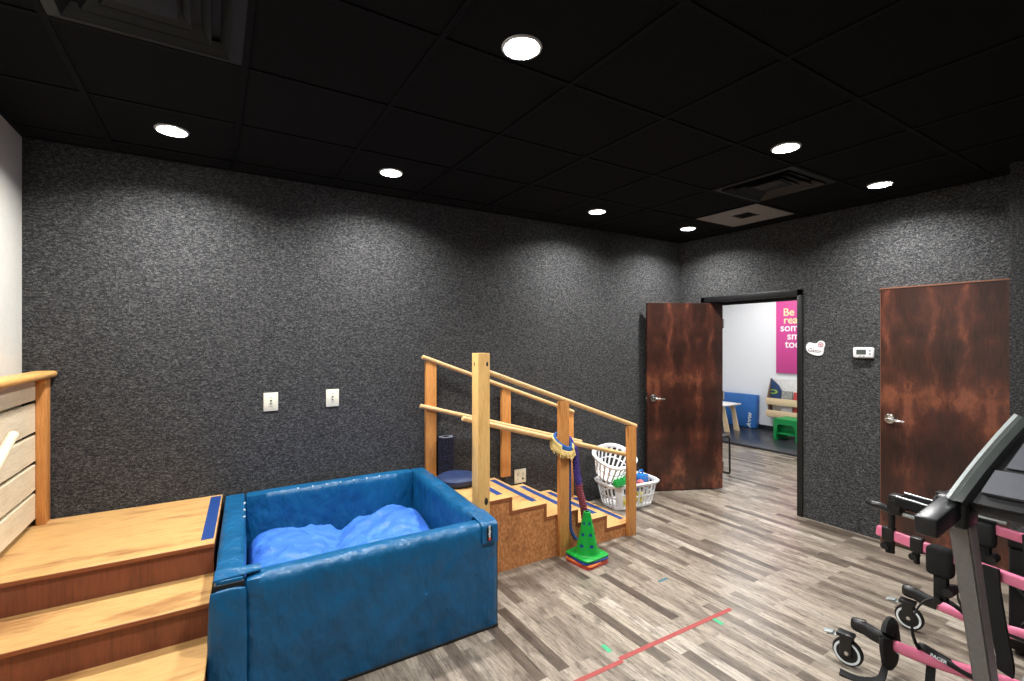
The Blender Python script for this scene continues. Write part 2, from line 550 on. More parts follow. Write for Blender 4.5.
# ceiling: lay-in tiles with holes for the downlights
GX = [-.504 + .6096 * k for k in range(-1, 10)]
GY = [1.042 + .6096 * k for k in range(-7, 6)]
GX = [XL] + [g for g in GX if XL < g < XR] + [XR]
GY = [YF] + [g for g in GY if YF < g < YB] + [YB]
LIGHTS = [(1.003, 1.541), (-.195, 3.141), (1.004, 3.151), (2.835, 3.153), (4.043, 3.148), (2.832, 1.525), (4.08, 1.528)]
OFF_LIGHTS = [(-.195, 1.535, 20), (-.195, -.08, 5), (1.004, -.08, 5), (2.835, -.08, 9), (1.004, -1.7, 2), (2.835, -1.7, 2)]
RH = .068
bm = B()
for i in range(len(GX) - 1):
    for j in range(len(GY) - 1):
        x0, x1, y0, y1 = GX[i], GX[i + 1], GY[j], GY[j + 1]
        lt = [l for l in LIGHTS if x0 < l[0] < x1 and y0 < l[1] < y1]
        dz = HC + random.uniform(0, .0015)
        if (abs(x0 + .504) < .01 and abs(y0 - 1.652) < .02) or (abs(x0 - 3.154) < .01 and abs(y0 - 1.652) < .02) or (abs(x0 - 3.763) < .01 and abs(y0 - 2.261) < .02):
            continue   # the air vents fill these bays
        if not lt:
            bm.faces.new([bm.verts.new((a, b, dz)) for a, b in ((x0, y0), (x0, y1), (x1, y1), (x1, y0))])
            continue
        cx, cy = lt[0]
        n = 48
        inner, outer = [], []
        for k in range(n):
            a = 2 * PI * k / n
            dx, dy = math.cos(a), math.sin(a)
            inner.append(bm.verts.new((cx + RH * dx, cy + RH * dy, dz)))
            s = min((x1 - cx) / dx if dx > 1e-9 else 9, (x0 - cx) / dx if dx < -1e-9 else 9, (y1 - cy) / dy if dy > 1e-9 else 9, (y0 - cy) / dy if dy < -1e-9 else 9)
            outer.append(bm.verts.new((cx + s * dx, cy + s * dy, dz)))
        for k in range(n):
            bm.faces.new((inner[k], outer[k], outer[(k + 1) % n], inner[(k + 1) % n]))
        for qx, qy in ((x0, y0), (x0, y1), (x1, y0), (x1, y1)):   # corners
            a = math.atan2(qy - cy, qx - cx) % (2 * PI)
            k = int(a / (2 * PI) * n)
            bm.faces.new((outer[k], bm.verts.new((qx, qy, dz)), outer[(k + 1) % n]))
box(bm, XL - .1, XR + .1, YF - .1, YB + .1, HC + .12, HC + .15)
struct('ceiling', bm, M['tile'], smooth=0)
bm = B()
for g in GX[1:-1]: box(bm, g - .012, g + .012, YF, YB, HC - .006, HC + .03, .001, 1)
for g in GY[1:-1]: box(bm, XL, XR, g - .012, g + .012, HC - .0055, HC + .03, .001, 1)
struct('trim_1', bm, M['tbar'])
bm = B()
for a, b, c, d in ((XL, XL + .02, YF, YB), (XR - .02, XR, YF, YB), (XL, XR, YB - .02, YB), (XL, XR, YF, YF + .02)):
    box(bm, a, b, c, d, HC - .004, HC + .002)
struct('trim_2', bm, M['tbar'])

# doorway frame
bm = B()
box(bm, XR - .015, XR + .155, 2.308, 2.358, 0, 2.09, .004)
box(bm, XR - .015, XR + .155, 3.337, 3.387, 0, 2.09, .004)
box(bm, XR - .015, XR + .155, 2.308, 3.387, 2.03, 2.09, .004)
box(bm, XR + .07, XR + .11, 2.352, 2.368, 0, 2.03, .002)
box(bm, XR + .125, XR + .15, 2.35, 3.34, 2.0, 2.035, .002)
struct('trim_3', bm, M['frame'])

# open door leaf
def handle_set(parent, P, ax, nrm, label='chrome lever handle'):
    """rose and lever at P; ax = way the lever points, nrm = out of the leaf"""
    P, ax, nrm = Vector(P), Vector(ax).normalized(), Vector(nrm).normalized()
    b = B()
    lathe(b, [(0, 0), (.039, 0), (.039, .004), (.034, .011), (.018, .014), (.013, .014), (.013, .045), (0, .046)], 28, along(P, P + nrm))
    pts = [P + nrm * .04, P + nrm * .046 + ax * .02, P + nrm * .048 + ax * .06 - Vector((0, 0, .004)), P + nrm * .045 + ax * .108 - Vector((0, 0, .006))]
    tube(b, smooth_path(pts, 5), [.012] * 6 + [.010] * 5 + [.008] * 5, 10, sx=.8, sy=1)
    return obj('door_handle', b, M['chrome'], parent, label=label)

F, Hn = Vector((3.925, 3.572, 0)), Vector((4.70, 3.21, 0))
ax = (Hn - F).normalized()
W = (Hn - F).length
nr = Vector((ax.y, -ax.x, 0))          # towards the camera side
if nr.y > 0: nr = -nr
rz = math.atan2(ax.y, ax.x)
leaf = B(); box(leaf, 0, W, 0, .044, .01, 2.022, .002, 1)
door1 = bpy.data.objects.new('door_1', finish(leaf, 'door_1'))
C.objects.link(door1)
door1.data.materials.append(M['door1'])
door1.location = F; door1.rotation_euler = (0, 0, rz)
door1['kind'] = 'structure'
door1['label'] = 'open dark mahogany door leaf swung against the black carpeted corner'
LOC['door_1'] = Vector((0, 0, 0))
handle_set(door1, (.07, 0, 1.0), (1, 0, 0), (0, -1, 0))
b = B(); box(b, -.003, .001, .008, .036, .94, 1.06); box(b, -.012, 0, .014, .03, .99, 1.012, .002)
obj('latch_plate', b, M['chrome'], door1)
for z in (.25, 1.02, 1.8):
    b = B()
    rod(b, (W + .004, -.006, z - .05), (W + .004, -.006, z + .05), .008, 10)
    box(b, W - .002, W + .002, 0, .04, z - .05, z + .05)
    obj('hinge', b, M['chrome'], door1)
# closed door
bm = B(); box(bm, XR - .032, XR + .012, .93, 1.698, .008, 2.026, .0015, 1)
d2 = struct('door_2', bm, M['door2'])
d2['label'] = 'closed figured brown door right of the thermostat'
handle_set(d2, (XR - .032, 1.636, .995), (0, -1, 0), (-1, 0, 0))
bm = B()
box(bm, XR - .036, XR, .93, 1.704, 2.027, 2.036)
box(bm, XR - .02, XR, 1.699, 1.705, 0, 2.036)
struct('trim_4', bm, M['door_edge'])

# adjoining room
XF = 8.4
bm = B(); box(bm, XF, XF + .12, .0, 6.5, 0, HC + .15)
struct('wall_far', bm, M['grey_wall'])
bm = B(); box(bm, XR + .14, XF, 6.4, 6.5, 0, HC + .15); box(bm, XR + .14, XF, .3, .4, 0, HC + .15)
struct('wall_side', bm, M['grey_wall'])
bm = B()
box(bm, XR + .141, XR + .15, 3.39, 6.4, 0, HC + .1); box(bm, XR + .141, XR + .15, .4, 2.305, 0, HC + .1); box(bm, XR + .141, XR + .15, 2.305, 3.39, 2.092, HC + .1)
struct('wall_near', bm, M['grey_wall'])
bm = B(); box(bm, XR + .14, XF + .1, .3, 6.5, HC + .1, HC + .15)
struct('ceiling_adjoining', bm, M['white_wall'])
bm = B(); box(bm, XF - .014, XF, .4, 6.4, 0, .10, .003)
struct('baseboard_far', bm, M['baseboard'])

# ------------------------------------------------------------------ downlights
LL = ['recessed downlight with the largest, roundest lens, in mid ceiling, nearest the camera',
      'leftmost recessed downlight, near the carpeted wall above the wooden steps',
      'recessed downlight near the carpeted wall above the foam pit, second from the left',
      'recessed downlight near the carpeted wall above the low end of the handrailed stairs',
      'smallest recessed downlight, in the corner between the carpeted walls',
      'recessed downlight just before the black square ceiling vent',
      'recessed downlight closest to the wall above the closed brown door']
def make_light():
    t = thing('recessed_downlight', LL[0], 'ceiling light', (0, 0, 0), 'recessed downlights in the black ceiling')
    b = B()
    lathe(b, [(.069, .004), (.069, -.002), (.074, -.006), (.082, -.005), (.085, -.001), (.085, .002), (.069, .004)], 48)
    obj('trim_ring', b, M['trim_white'], t, local=True)
    b = B()
    lathe(b, [(.0695, .003), (.066, .012), (.056, .034), (.053, .036)], 48)
    obj('reflector', b, M['reflector'], t, local=True)
    b = B()
    lathe(b, [(.0555, .0335), (.03, .0325), (0, .032)], 48)
    obj('lens', b, M['lens'], t, local=True, label='glowing white lens')
    return t
l0 = make_light()
for i, (x, y) in enumerate(LIGHTS):
    if i == 0: o = l0
    else:
        o = l0.copy(); C.objects.link(o)
        for ch in list(l0.children):
            c = ch.copy(); C.objects.link(c); c.parent = o
    o.location = (x, y, HC - .001)
    o.scale = (.92, .92, 1)
    o['label'] = LL[i]

def lamp(name, x, y, z, size, power, col=(1, .97, .93), spread=150, rot=(0, 0, 0)):
    L = bpy.data.lights.new(name, 'AREA')
    L.shape = 'DISK'; L.size = size; L.energy = power; L.color = col; L.spread = R(spread)
    o = bpy.data.objects.new(name, L); C.objects.link(o)
    o.location = (x, y, z); o.rotation_euler = rot
    return o
for x, y, pw in OFF_LIGHTS:
    lamp('downlight_lamp', x, y, HC - .012, .11, pw, (1, .985, .965))
for i, (x, y) in enumerate([(5.9, 2.6), (7.4, 2.6), (5.9, 4.7), (7.4, 4.7)]):
    L = lamp('adjoining_room_lamp', x, y, HC + .02, .9, 27, (1, .985, .97), 170)

# ------------------------------------------------------------------ ceiling vents
def diffuser(name, label, x0, x1, y0, y1, turn=0):
    t = thing(name, label, 'air vent', ((x0 + x1) / 2, (y0 + y1) / 2, HC), 'square ceiling vents')
    cx, cy, h = (x0 + x1) / 2, (y0 + y1) / 2, (x1 - x0) / 2 - .012
    b = B()
    def ring(o0, z0, o1, z1):
        A = [b.verts.new((cx + sx * o0, cy + sy * o0, z0)) for sx, sy in ((-1, -1), (1, -1), (1, 1), (-1, 1))]
        Q = [b.verts.new((cx + sx * o1, cy + sy * o1, z1)) for sx, sy in ((-1, -1), (1, -1), (1, 1), (-1, 1))]
        for k in range(4): b.faces.new((A[k], A[(k + 1) % 4], Q[(k + 1) % 4], Q[k]))
    ring(h, HC - .003, h - .045, HC - .004)
    ring(h - .045, HC - .004, h - .05, HC + .035)
    obj('frame', b, M['vent'], t, smooth=0)
    for k, o in enumerate((h - .075, h - .135, h - .195)):
        b = B()
        ring(o + .03, HC - .012 + .004 * k, o, HC + .03)
        ring(o + .03, HC - .014 + .004 * k, o + .03, HC - .012 + .004 * k)
        obj('vane', b, M['vent'], t, smooth=0)
    b = B(); box(b, cx - h + .2, cx + h - .2, cy - h + .2, cy + h - .2, HC - .003, HC + .004, .004)
    obj('centre_plate', b, M['vent'], t)
    b = B(); box(b, cx - h, cx + h, cy - h, cy + h, HC + .045, HC + .06)
    obj('plenum', b, M['black_metal'], t)
diffuser('ceiling_diffuser', 'large black square ceiling vent above the wooden steps', -.504, .106, 1.652, 2.261)
diffuser('ceiling_diffuser', 'black square ceiling vent beside the tan panel, towards the closed brown door', 3.154, 3.763, 1.652, 2.261)
t = thing('exhaust_panel', 'tan square ceiling panel with a small dark grille in its middle', 'ceiling vent', (4.068, 2.566, HC))
b = B()
x0, x1, y0, y1 = 3.775, 4.361, 2.273, 2.858
cx, cy, g = 4.045, 2.54, .085
for a in ((x0, cx - g, y0, y1), (cx + g, x1, y0, y1), (cx - g, cx + g, y0, cy - g), (cx - g, cx + g, cy + g, y1)):
    box(b, *a, HC - .004, HC + .004)
obj('panel', b, M['tan'], t)
b = B()
for k in range(6): box(b, cx - g, cx + g, cy - g + .012 + k * .028, cy - g + .022 + k * .028, HC - .001, HC + .01)
box(b, cx - g, cx + g, cy - g, cy + g, HC + .012, HC + .016)
obj('grille', b, M['black_metal'], t, label='small dark grille')

# ------------------------------------------------------------------ wall plates, thermostat, sign
def switch_plate(name, label, x, z, gang, cat, duplex=False):
    y = YB
    w = .045 if gang == 1 else .062
    t = thing(name, label, cat, (x, y, z), None if duplex else 'ivory switch plates on the carpeted wall')
    b = B(); box(b, x - w, x + w, y - .007, y - .0005, z - .063, z + .063, .003)
    obj('plate', b, M['plate'], t)
    if duplex:
        for dx in (-.025, .025):
            for dz in (-.02, .02):
                b = B()
                box(b, x + dx - .016, x + dx + .016, y - .009, y - .006, z + dz - .015, z + dz + .015, .003)
                r = obj('socket', b, M['plate'], t)
                for sx in (-.006, .006):
                    b = B(); box(b, x + dx + sx - .0015, x + dx + sx + .0015, y - .0098, y - .0085, z + dz - .002, z + dz + .008)
                    obj('slot', b, M['slot'], r)
                b = B()
                if dx > 0 and dz < 0: box(b, x + dx - .008, x + dx + .008, y - .010, y - .0085, z - .035, z - .016, .002)
                else: rod(b, (x + dx, y - .0098, z + dz - .008), (x + dx, y - .0085, z + dz - .008), .003, 8)
                obj('slot', b, M['slot'], r)
    else:
        b = B(); box(b, x - .006, x + .006, y - .009, y - .006, z - .013, z + .013)
        obj('toggle_slot', b, M['slot'], t)
        b = B(); box(b, x - .004, x + .004, y - .022, y - .006, z - .008, z + .002, .002)
        obj('toggle', b, M['plate'], t)
        for dz in (-.03, .03):
            b = B(); rod(b, (x, y - .0075, z + dz), (x, y - .006, z + dz), .003, 8)
            obj('screw', b, M['slot'], t)
switch_plate('light_switch', 'ivory switch plate on the carpeted wall nearer the wooden steps', .328, 1.195, 1, 'switch')
switch_plate('light_switch', 'ivory switch plate on the carpeted wall nearer the handrails', .733, 1.197, 1, 'switch')
switch_plate('wall_outlet', 'wide ivory outlet plate low on the wall behind the handrailed stairs', 2.37, .38, 2, 'outlet', True)

x = XR
t = thing('thermostat', 'white digital thermostat between the heart-like sign and the closed door', 'thermostat', (x, 1.822, 1.515))
b = B(); box(b, x - .034, x - .0005, 1.748, 1.896, 1.472, 1.559, .012, 3)
obj('case', b, M['plastic_white'], t)
b = B(); box(b, x - .0355, x - .0335, 1.798, 1.868, 1.502, 1.543)
obj('screen', b, M['lcd'], t)
for z in (1.534, 1.508):
    b = B(); box(b, x - .037, x - .0335, 1.765, 1.776, z - .005, z + .005, .002)
    obj('button', b, M['slot'], t)
for y in (1.842, 1.815):
    b = B(); box(b, x - .037, x - .0335, y - .006, y + .006, 1.482, 1.487, .001)
    obj('button', b, M['slot'], t)

t = thing('wall_sign', 'small white cut-out sign with black script and a pink round badge', 'sign', (x, 2.20, 1.54))
poly = [(-.085, .045), (-.06, .068), (-.02, .060), (.012, .060), (.035, .082), (.06, .084), (.083, .068), (.088, .040), (.078, .008), (.074, -.030), (.058, -.058), (.02, -.066), (-.02, -.058), (-.062, -.040), (-.085, -.012), (-.092, .018)]
pp = smooth_path([Vector((a * .88, c * .88, 0)) for a, c in poly + poly[:1]], 4)[:-1]
b = B(); prism(b, [(p.x, p.y) for p in pp], lambda u, v, d: Vector((x - d, 2.20 - u, 1.54 + v)), .0005, .008)
obj('board', b, M['sign'], t)
b = B(); lathe(b, [(0, 0), (.022, 0), (.022, .002), (0, .002)], 24, along((x - .008, 2.20 - .044, 1.54 + .040), (x - 1, 2.20 - .044, 1.54 + .040)))
obj('badge', b, M['pink_pale'], t, label='pale pink round badge')
b = B(); lathe(b, [(.018, .002), (.018, .0028), (.022, .0028), (.022, .002), (.018, .002)], 24, along((x - .008, 2.20 - .044, 1.54 + .040), (x - 1, 2.20 - .044, 1.54 + .040)))
lathe(b, [(0, .002), (.006, .002), (.006, .0028), (0, .0028)], 12, along((x - .008, 2.20 - .044, 1.54 + .040), (x - 1, 2.20 - .044, 1.54 + .040)))
obj('badge_ring', b, M['brown_grey'], t)
text('script', 'Gator', .048, M_wallB(x - .0085, 2.208, 1.526) @ Matrix.Rotation(R(-8), 4, 'Z'), M['ink'], t, .0006, 0, shear=.3)

# ------------------------------------------------------------------ wooden steps at the left
WARP = lambda c: Vector((c.x + .055 * (c.y - 2.30) * (c.x + .875) / .845, c.y, c.z))   # the steps run very slightly out of square
t = thing('wooden_steps', 'golden plywood steps and landing with red brown risers and a slatted cream railing', 'steps', (-.45, 2.8, 0))
XA, XB = -.875, -.03
levels = [(.61, 2.805, 3.66), (.457, 2.505, 2.84), (.305, 2.2, 2.54), (.152, 1.895, 2.235)]
for z, y0, y1 in levels:
    b = B(); box(b, XA, XB, y0, y1, z - .019, z, .003, 1)
    tr = obj('tread', b, M['tread'], t)
    b = B(); box(b, XA, XB, y0 - .004, y0, z - .020, z - .002, .001, 1)
    obj('nosing', b, M['tread_edge'], tr)
for z, y0, y1 in levels:
    b = B(); box(b, XA + .002, XB - .002, y0 + .012, y0 + .03, max(0, z - .152), z - .019)
    obj('riser', b, M['riser'], t)
prof = [(3.655, 0), (3.655, .591), (2.83, .591), (2.83, .438), (2.53, .438), (2.53, .286), (2.225, .286), (2.225, .133), (1.92, .133), (1.92, 0)]
for xs in (XA + .002, XB - .021):
    b = B(); prism(b, prof, lambda u, v, d: Vector((d, u, v)), xs, xs + .018)
    obj('side_panel', b, M['riser'], t)
b = B(); box(b, -.088, -.036, 2.87, 3.625, .6101, .6115)
obj('tape_strip', b, M['tape_blue'], t, label='blue tape strip along the landing edge')
for y0, y1, z0, z1 in ((3.566, 3.655, .61, 1.412), (2.83, 2.919, .61, 1.412), (1.95, 2.039, .152, .86)):
    b = B(); box(b, -.83, -.792, y0, y1, z0, z1, .003)
    obj('post', b, M['post'], t)
b = B(); box(b, -.866, -.765, 2.79, 3.668, 1.412, 1.448, .016, 4)
obj('top_rail', b, M['rail'], t)
zs = [1.408, 1.284, 1.112, .953, .795, .648]
for k in range(5):
    b = B(); box(b, -.85, -.8305, 2.80, 3.655, zs[k + 1] + (.009 if k < 4 else 0), zs[k] - (.009 if k else 0), .003, 1)
    obj('slat', b, M['slat'], t)
b = B(); tube(b, [(-.755, 2.93, 1.205), (-.755, 2.0, .74)], .019, 14)
hr = obj('handrail', b, M['dowelY'], t, label='pale round handrail sloping down beside the steps')
for y, z, z2, xe in ((2.885, 1.18, 1.14, -.83), (2.02, .75, .71, -.792)):
    b = B()
    tube(b, smooth_path([(-.755, y, z - .012), (-.757, y, z2), (xe, y, z2)], 5), .005, 8)
    rod(b, (xe, y, z2), (xe + .004, y, z2), .016, 12)
    obj('bracket', b, M['black_metal'], hr, label='black bracket')

# ------------------------------------------------------------------ foam pit
WARP = lambda c: Vector((c.x + .05 * (c.y - 2.342), c.y, c.z))   # soft box, pushed a little out of square
def panel(x0, x1, y0, y1, z0, z1, rad=.016, bulge=.006, seed=0, nx=None):
    """padded block: rounded edges, slightly puffed faces, creases"""
    bm = B()
    L = (x1 - x0, y1 - y0, z1 - z0)
    div = [max(4, int(l / .035)) for l in L]
    vs = {}
    def vert(i, j, k):
        key = (i, j, k)
        if key not in vs:
            p = [i / div[0], j / div[1], k / div[2]]
            q = Vector((x0 + p[0] * L[0], y0 + p[1] * L[1], z0 + p[2] * L[2]))
            c = Vector((min(max(q.x, x0 + rad), x1 - rad), min(max(q.y, y0 + rad), y1 - rad), min(max(q.z, z0 + rad * .4), z1 - rad)))
            d = q - c
            if d.length > 1e-9: q = c + d.normalized() * min(d.length, rad)
            # puff
            for a in range(3):
                if key[a] in (0, div[a]):
                    o = [b for b in range(3) if b != a]
                    w = 1
                    for b in o: w *= math.sin(PI * min(1, max(0, p[b]))) ** .5 if 0 < p[b] < 1 else 0
                    nval = noise.noise(q * 4 + Vector((seed, seed * 3, 0))) * .5 + noise.noise(q * 9 + Vector((seed * 2, 0, 5))) * .25
                    q[a] += (1 if key[a] else -1) * (bulge * w + nval * .008 * w)
            vs[key] = bm.verts.new(q)
        return vs[key]
    for a in range(3):
        o = [b for b in range(3) if b != a]
        for s in (0, div[a]):
            for u in range(div[o[0]]):
                for v in range(div[o[1]]):
                    q = []
                    for du, dv in ((0, 0), (1, 0), (1, 1), (0, 1)):
                        kk = [0, 0, 0]
                        kk[a] = s; kk[o[0]] = u + du; kk[o[1]] = v + dv
                        q.append(vert(*kk))
                    try: bm.faces.new(q)
                    except ValueError: pass
    return bm
t = thing('foam_pit', 'large square teal blue padded foam pit between the two sets of wooden stairs', 'foam pit', (.67, 2.99, 0))
PX0, PX1, PY0, PY1, PH = -.006, 1.362, 2.342, 3.655, .6
front = obj('side_panel', panel(.112, PX1, PY0, PY0 + .115, .006, PH - .012, .016, .010, 1), M['vinyl'], t, smooth=60)
left = obj('side_panel', panel(PX0, PX0 + .115, PY0 + .012, PY1, .006, PH + .004, .016, .005, 2), M['vinyl'], t, smooth=60)
back = obj('side_panel', panel(PX0 + .116, PX1 - .116, PY1 - .112, PY1, .006, PH + .006, .016, .006, 3), M['vinyl'], t, smooth=60)
right = obj('side_panel', panel(PX1 - .115, PX1, PY0 + .116, PY1, .006, PH + .002, .016, .006, 4), M['vinyl'], t, smooth=60)
b = B(); box(b, PX0 + .116, PX1 - .116, PY0 + .116, PY1 - .113, .004, .05, .01)
obj('base_mat', b, M['vinyl'], t)
# corner flaps
b = panel(PX0 - .012, .113, PY0 - .012, PY0 + .008, .01, PH - .035, .006, .006, 6)
obj('corner_flap', b, M['vinyl'], t, smooth=60)
b = B(); box(b, PX0, .108, PY0 + .004, PY0 + .018, PH - .06, PH - .012)
obj('velcro_strip', b, M['velcro'], t, label='black velcro strip in the open corner')
b = B(); strip(b, smooth_path([(.03, PY0 + .10, PH + .016), (.03, PY0 + .06, PH + .018), (.035, PY0 + .015, PH + .006), (.04, PY0 - .008, PH - .022)], 4), .10, .005, (1, 0, 0))
b.free()
b = B()
A = [(PX0 + .002, PY0 + .10, PH + .012), (PX0 + .0, PY0 + .02, PH + .0), (.172, PY0 + .034, PH + .004), (.172, PY0 + .098, PH + .006)]
top = [b.verts.new(Vector(p) + Vector((0, 0, .006))) for p in A]; bot = [b.verts.new(Vector(p) - Vector((0, 0, .002))) for p in A]
b.faces.new(top); b.faces.new(bot[::-1])
for k in range(4): b.faces.new((top[k], bot[k], bot[(k + 1) % 4], top[(k + 1) % 4]))
bmesh.ops.bevel(b, geom=list(b.edges), offset=.002, segments=2, affect='EDGES')
obj('corner_strap', b, M['vinyl'], t)
path = [(1.307, PY0 + .19, PH + .003), (1.307, PY0 + .10, PH + .002), (1.307, PY0 + .03, PH - .003), (1.307, PY0 + .004, PH - .012), (1.307, PY0 - .006, PH - .035), (1.307, PY0 - .010, PH - .11)]
b = B(); strip(b, smooth_path(path, 5), .10, .006, (1, 0, 0))
st = obj('corner_strap', b, M['vinyl'], t)
b = B(); box(b, 1.285, 1.318, PY0 - .0165, PY0 - .012, PH - .098, PH - .02, .001, 1)
lb = obj('maker_label', b, M['velcro'], st, label='black label with small white lettering')
text('lettering', 'southpaw', .02, M_wallA(1.3015, PY0 - .017, PH - .052) @ Matrix.Rotation(R(-90), 4, 'Z'), M['white_mark'], st, .0004, .0006)
b = B(); lathe(b, [(0, 0), (.008, 0), (.008, .001), (0, .001)], 14, along((1.3015, PY0 - .0165, PH - .088), (1.3015, PY0 - 1, PH - .088)))
obj('red_dot', b, M['red'], st)
b = B(); box(b, .0, PX1 + .002, PY0 - .004, PY0 + .05, .001, .016, .004); box(b, PX1 - .004, PX1 + .004, PY0 + .01, PY0 + .06, .01, PH - .05, .002)
obj('edge_binding', b, M['velcro'], t, label='black edge binding')
for q in range(3):
    b = B(); box(b, PX0 + .106, PX0 + .116, 3.14 + q * .13, 3.15 + q * .13, PH + .0, PH + .0075)
    obj('stitch_mark', b, M['white_mark'], left)
for q in range(7):
    b = B(); box(b, .42 + q * .093, .428 + q * .093, PY1 - .108, PY1 - .1, PH + .0, PH + .0095)
    obj('stitch_mark', b, M['white_mark'], back)

# the cushion inside
bm = B()
nx, ny = 74, 66
x0, x1, y0, y1 = .124, 1.232, 2.472, 3.53
rows = []
for j in range(ny + 1):
    row = []
    for i in range(nx + 1):
        u, v = i / nx, j / ny
        X, Y = x0 + u * (x1 - x0), y0 + v * (y1 - y0)
        e = min(u, 1 - u) * 1.13
        f = min(v, 1 - v) * 1.07
        edge = (1 - math.exp(-e / .03)) * (1 - math.exp(-f / .03))
        h = .335 + .055 * math.exp(-((X - .30) ** 2 / .10 + (Y - 3.2) ** 2 / .35)) + .10 * math.exp(-((X - 1.03) ** 2 / .05 + (Y - 3.22) ** 2 / .12)) + .04 * math.exp(-((X - .7) ** 2 / .1 + (Y - 2.7) ** 2 / .06))
        h -= .045 * math.exp(-((X - .62 - .25 * (Y - 3.2)) ** 2) / .0035)
        p = Vector((X, Y, 0))
        cr = abs(noise.noise(Vector((X * 3.5 + Y * 2, Y * 5 - X * 3, 1)))) + .5 * abs(noise.noise(Vector((X * 8, Y * 9, 4))))
        h += (.45 - cr) * .05 * edge + (.25 - abs(noise.noise(Vector((X * 16 + Y * 9, Y * 14 - X * 6, 8))))) * .014
        row.append(bm.verts.new((X, Y, .055 + (h - .055) * (.72 + .28 * edge))))
    rows.append(row)
for j in range(ny):
    for i in range(nx): bm.faces.new((rows[j][i], rows[j][i + 1], rows[j + 1][i + 1], rows[j + 1][i]))
rim = [rows[0][i] for i in range(nx)] + [rows[j][nx] for j in range(ny)] + [rows[ny][i] for i in range(nx, 0, -1)] + [rows[j][0] for j in range(ny, 0, -1)]
low = [bm.verts.new((v.co.x, v.co.y, .055)) for v in rim]
for k in range(len(rim)): bm.faces.new((rim[k], low[k], low[(k + 1) % len(rim)], rim[(k + 1) % len(rim)]))
bm.faces.new(low)
cu = obj('crash_cushion', bm, M['nylon'], smooth=80, origin=(.67, 3.0, .055))
tag(cu, 'crumpled light blue nylon cushion filling the inside of the foam pit', 'cushion')

WARP = None
# ------------------------------------------------------------------ training stairs with handrails
t = thing('training_stairs', 'five level golden training stairs with double wooden handrails and blue tape', 'stairs', (2.2, 3.26, 0))
YA, YC = 2.872, 3.655
lev = [(.512, 1.436, 1.79), (.412, 1.765, 2.09), (.31, 2.065, 2.39), (.206, 2.365, 2.69), (.103, 2.665, 2.99)]
for z, a, c in lev:
    b = B(); box(b, a, c, YA, YC, z - .02, z, .003, 1)
    tr = obj('tread', b, M['tread'], t)
    b = B(); box(b, c - .078, c - .03, YA + .085, YC - .06, z + .0002, z + .0014)
    obj('tape_strip', b, M['tape_blue'], tr, label='blue tape strip')
    b = B(); box(b, a, c - .002, YA - .003, YA + .0, z - .026, z - .001)
    obj('edge_band', b, M['tread_edge'], tr)
    b = B(); box(b, c - .026, c - .003, YA - .002, YC - .002, max(0, z - .103), z - .02)
    obj('riser', b, M['tread_edge'], t)
pr = [(1.405, 0), (1.405, .492)]
for z, a, c in lev:
    pr += [(pr[-1][0] if z == .512 else a + .002, z - .02), (c - .022, z - .02)]
    if z != .103: pr.append((c - .022, z - .103 - .018))
pr = [(1.438, 0), (1.438, .492), (1.768, .492), (1.768, .392), (2.068, .392), (2.068, .29), (2.368, .29), (2.368, .186), (2.668, .186), (2.668, .083), (2.968, .083), (2.968, 0)]
for y in (YA + .001, YC - .02):
    b = B(); prism(b, pr, lambda u, v, d: Vector((u, d, v)), y, y + .018)
    obj('side_panel', b, M['side'], t)
b = B(); box(b, 1.437, 1.455, YA + .02, YC - .02, 0, .49); obj('back_panel', b, M['side'], t)
# posts
def knot(b, p, nrm, rr):
    lathe(b, [(0, .0002), (rr * .6, .0008), (rr, 0)], 12, along(p, Vector(p) + Vector(nrm)) @ Matrix.Diagonal((.7, 1.3, 1, 1)))
b = B(); box(b, 1.467, 1.556, 2.780, 2.869, 0, 1.533, .003, 2)
ps = obj('post', b, M['pale_post'], t, label='tall pale square post')
for q, nn, rr in (((1.535, 2.7798, 1.46), (0, -1, 0), .012), ((1.4668, 2.83, 1.46), (-1, 0, 0), .010), ((1.528, 2.7798, .55), (0, -1, 0), .02)):
    b = B(); knot(b, q, nn, rr)
    obj('knot', b, M['slot'], ps)
b = B(); box(b, 2.184, 2.271, 2.833, 2.871, 0, 1.163, .003, 2); p2 = obj('post', b, M['post'], t)
b = B(); box(b, 2.896, 2.983, 2.833, 2.871, 0, .908, .003, 2); p3 = obj('post', b, M['post'], t)
for p, zz in ((p2, (.08, .2, .33)), (p3, (.06, .09))):
    for z in zz:
        xx = 2.203 if p is p2 else 2.915
        for dx in ((0, .045) if z != .2 else (0,)):
            b = B(); rod(b, (xx + dx, 2.8325, z), (xx + dx, 2.834, z), .004, 8)
            obj('screw', b, M['chrome'], p)
for a, z0, z1 in ((1.438, .512, 1.452), (2.146, .412, 1.188), (2.862, .103, .925)):
    b = B(); box(b, a, a + .089, 3.612, 3.65, z0, z1, .003, 2); obj('post', b, M['post'], t)
# rails
def rail(p0, p1, r=.0175):
    b = B(); rod(b, p0, p1, r, 16, bev=.004)
    return obj('handrail', b, M['dowel'], t)
sl = -.355
rail((1.50, 2.852, 1.180 + sl * (1.50 - 2.208)), (2.998, 2.852, 1.180 + sl * (2.998 - 2.208)))
rail((1.405, 2.889, .948 - .285 * (1.405 - 1.925)), (2.94, 2.889, .948 - .285 * (2.94 - 1.925)))
rail((1.405, 3.615, 1.487), (2.95, 3.615, .926))
rail((1.38, 3.594, 1.10), (3.03, 3.594, .633))

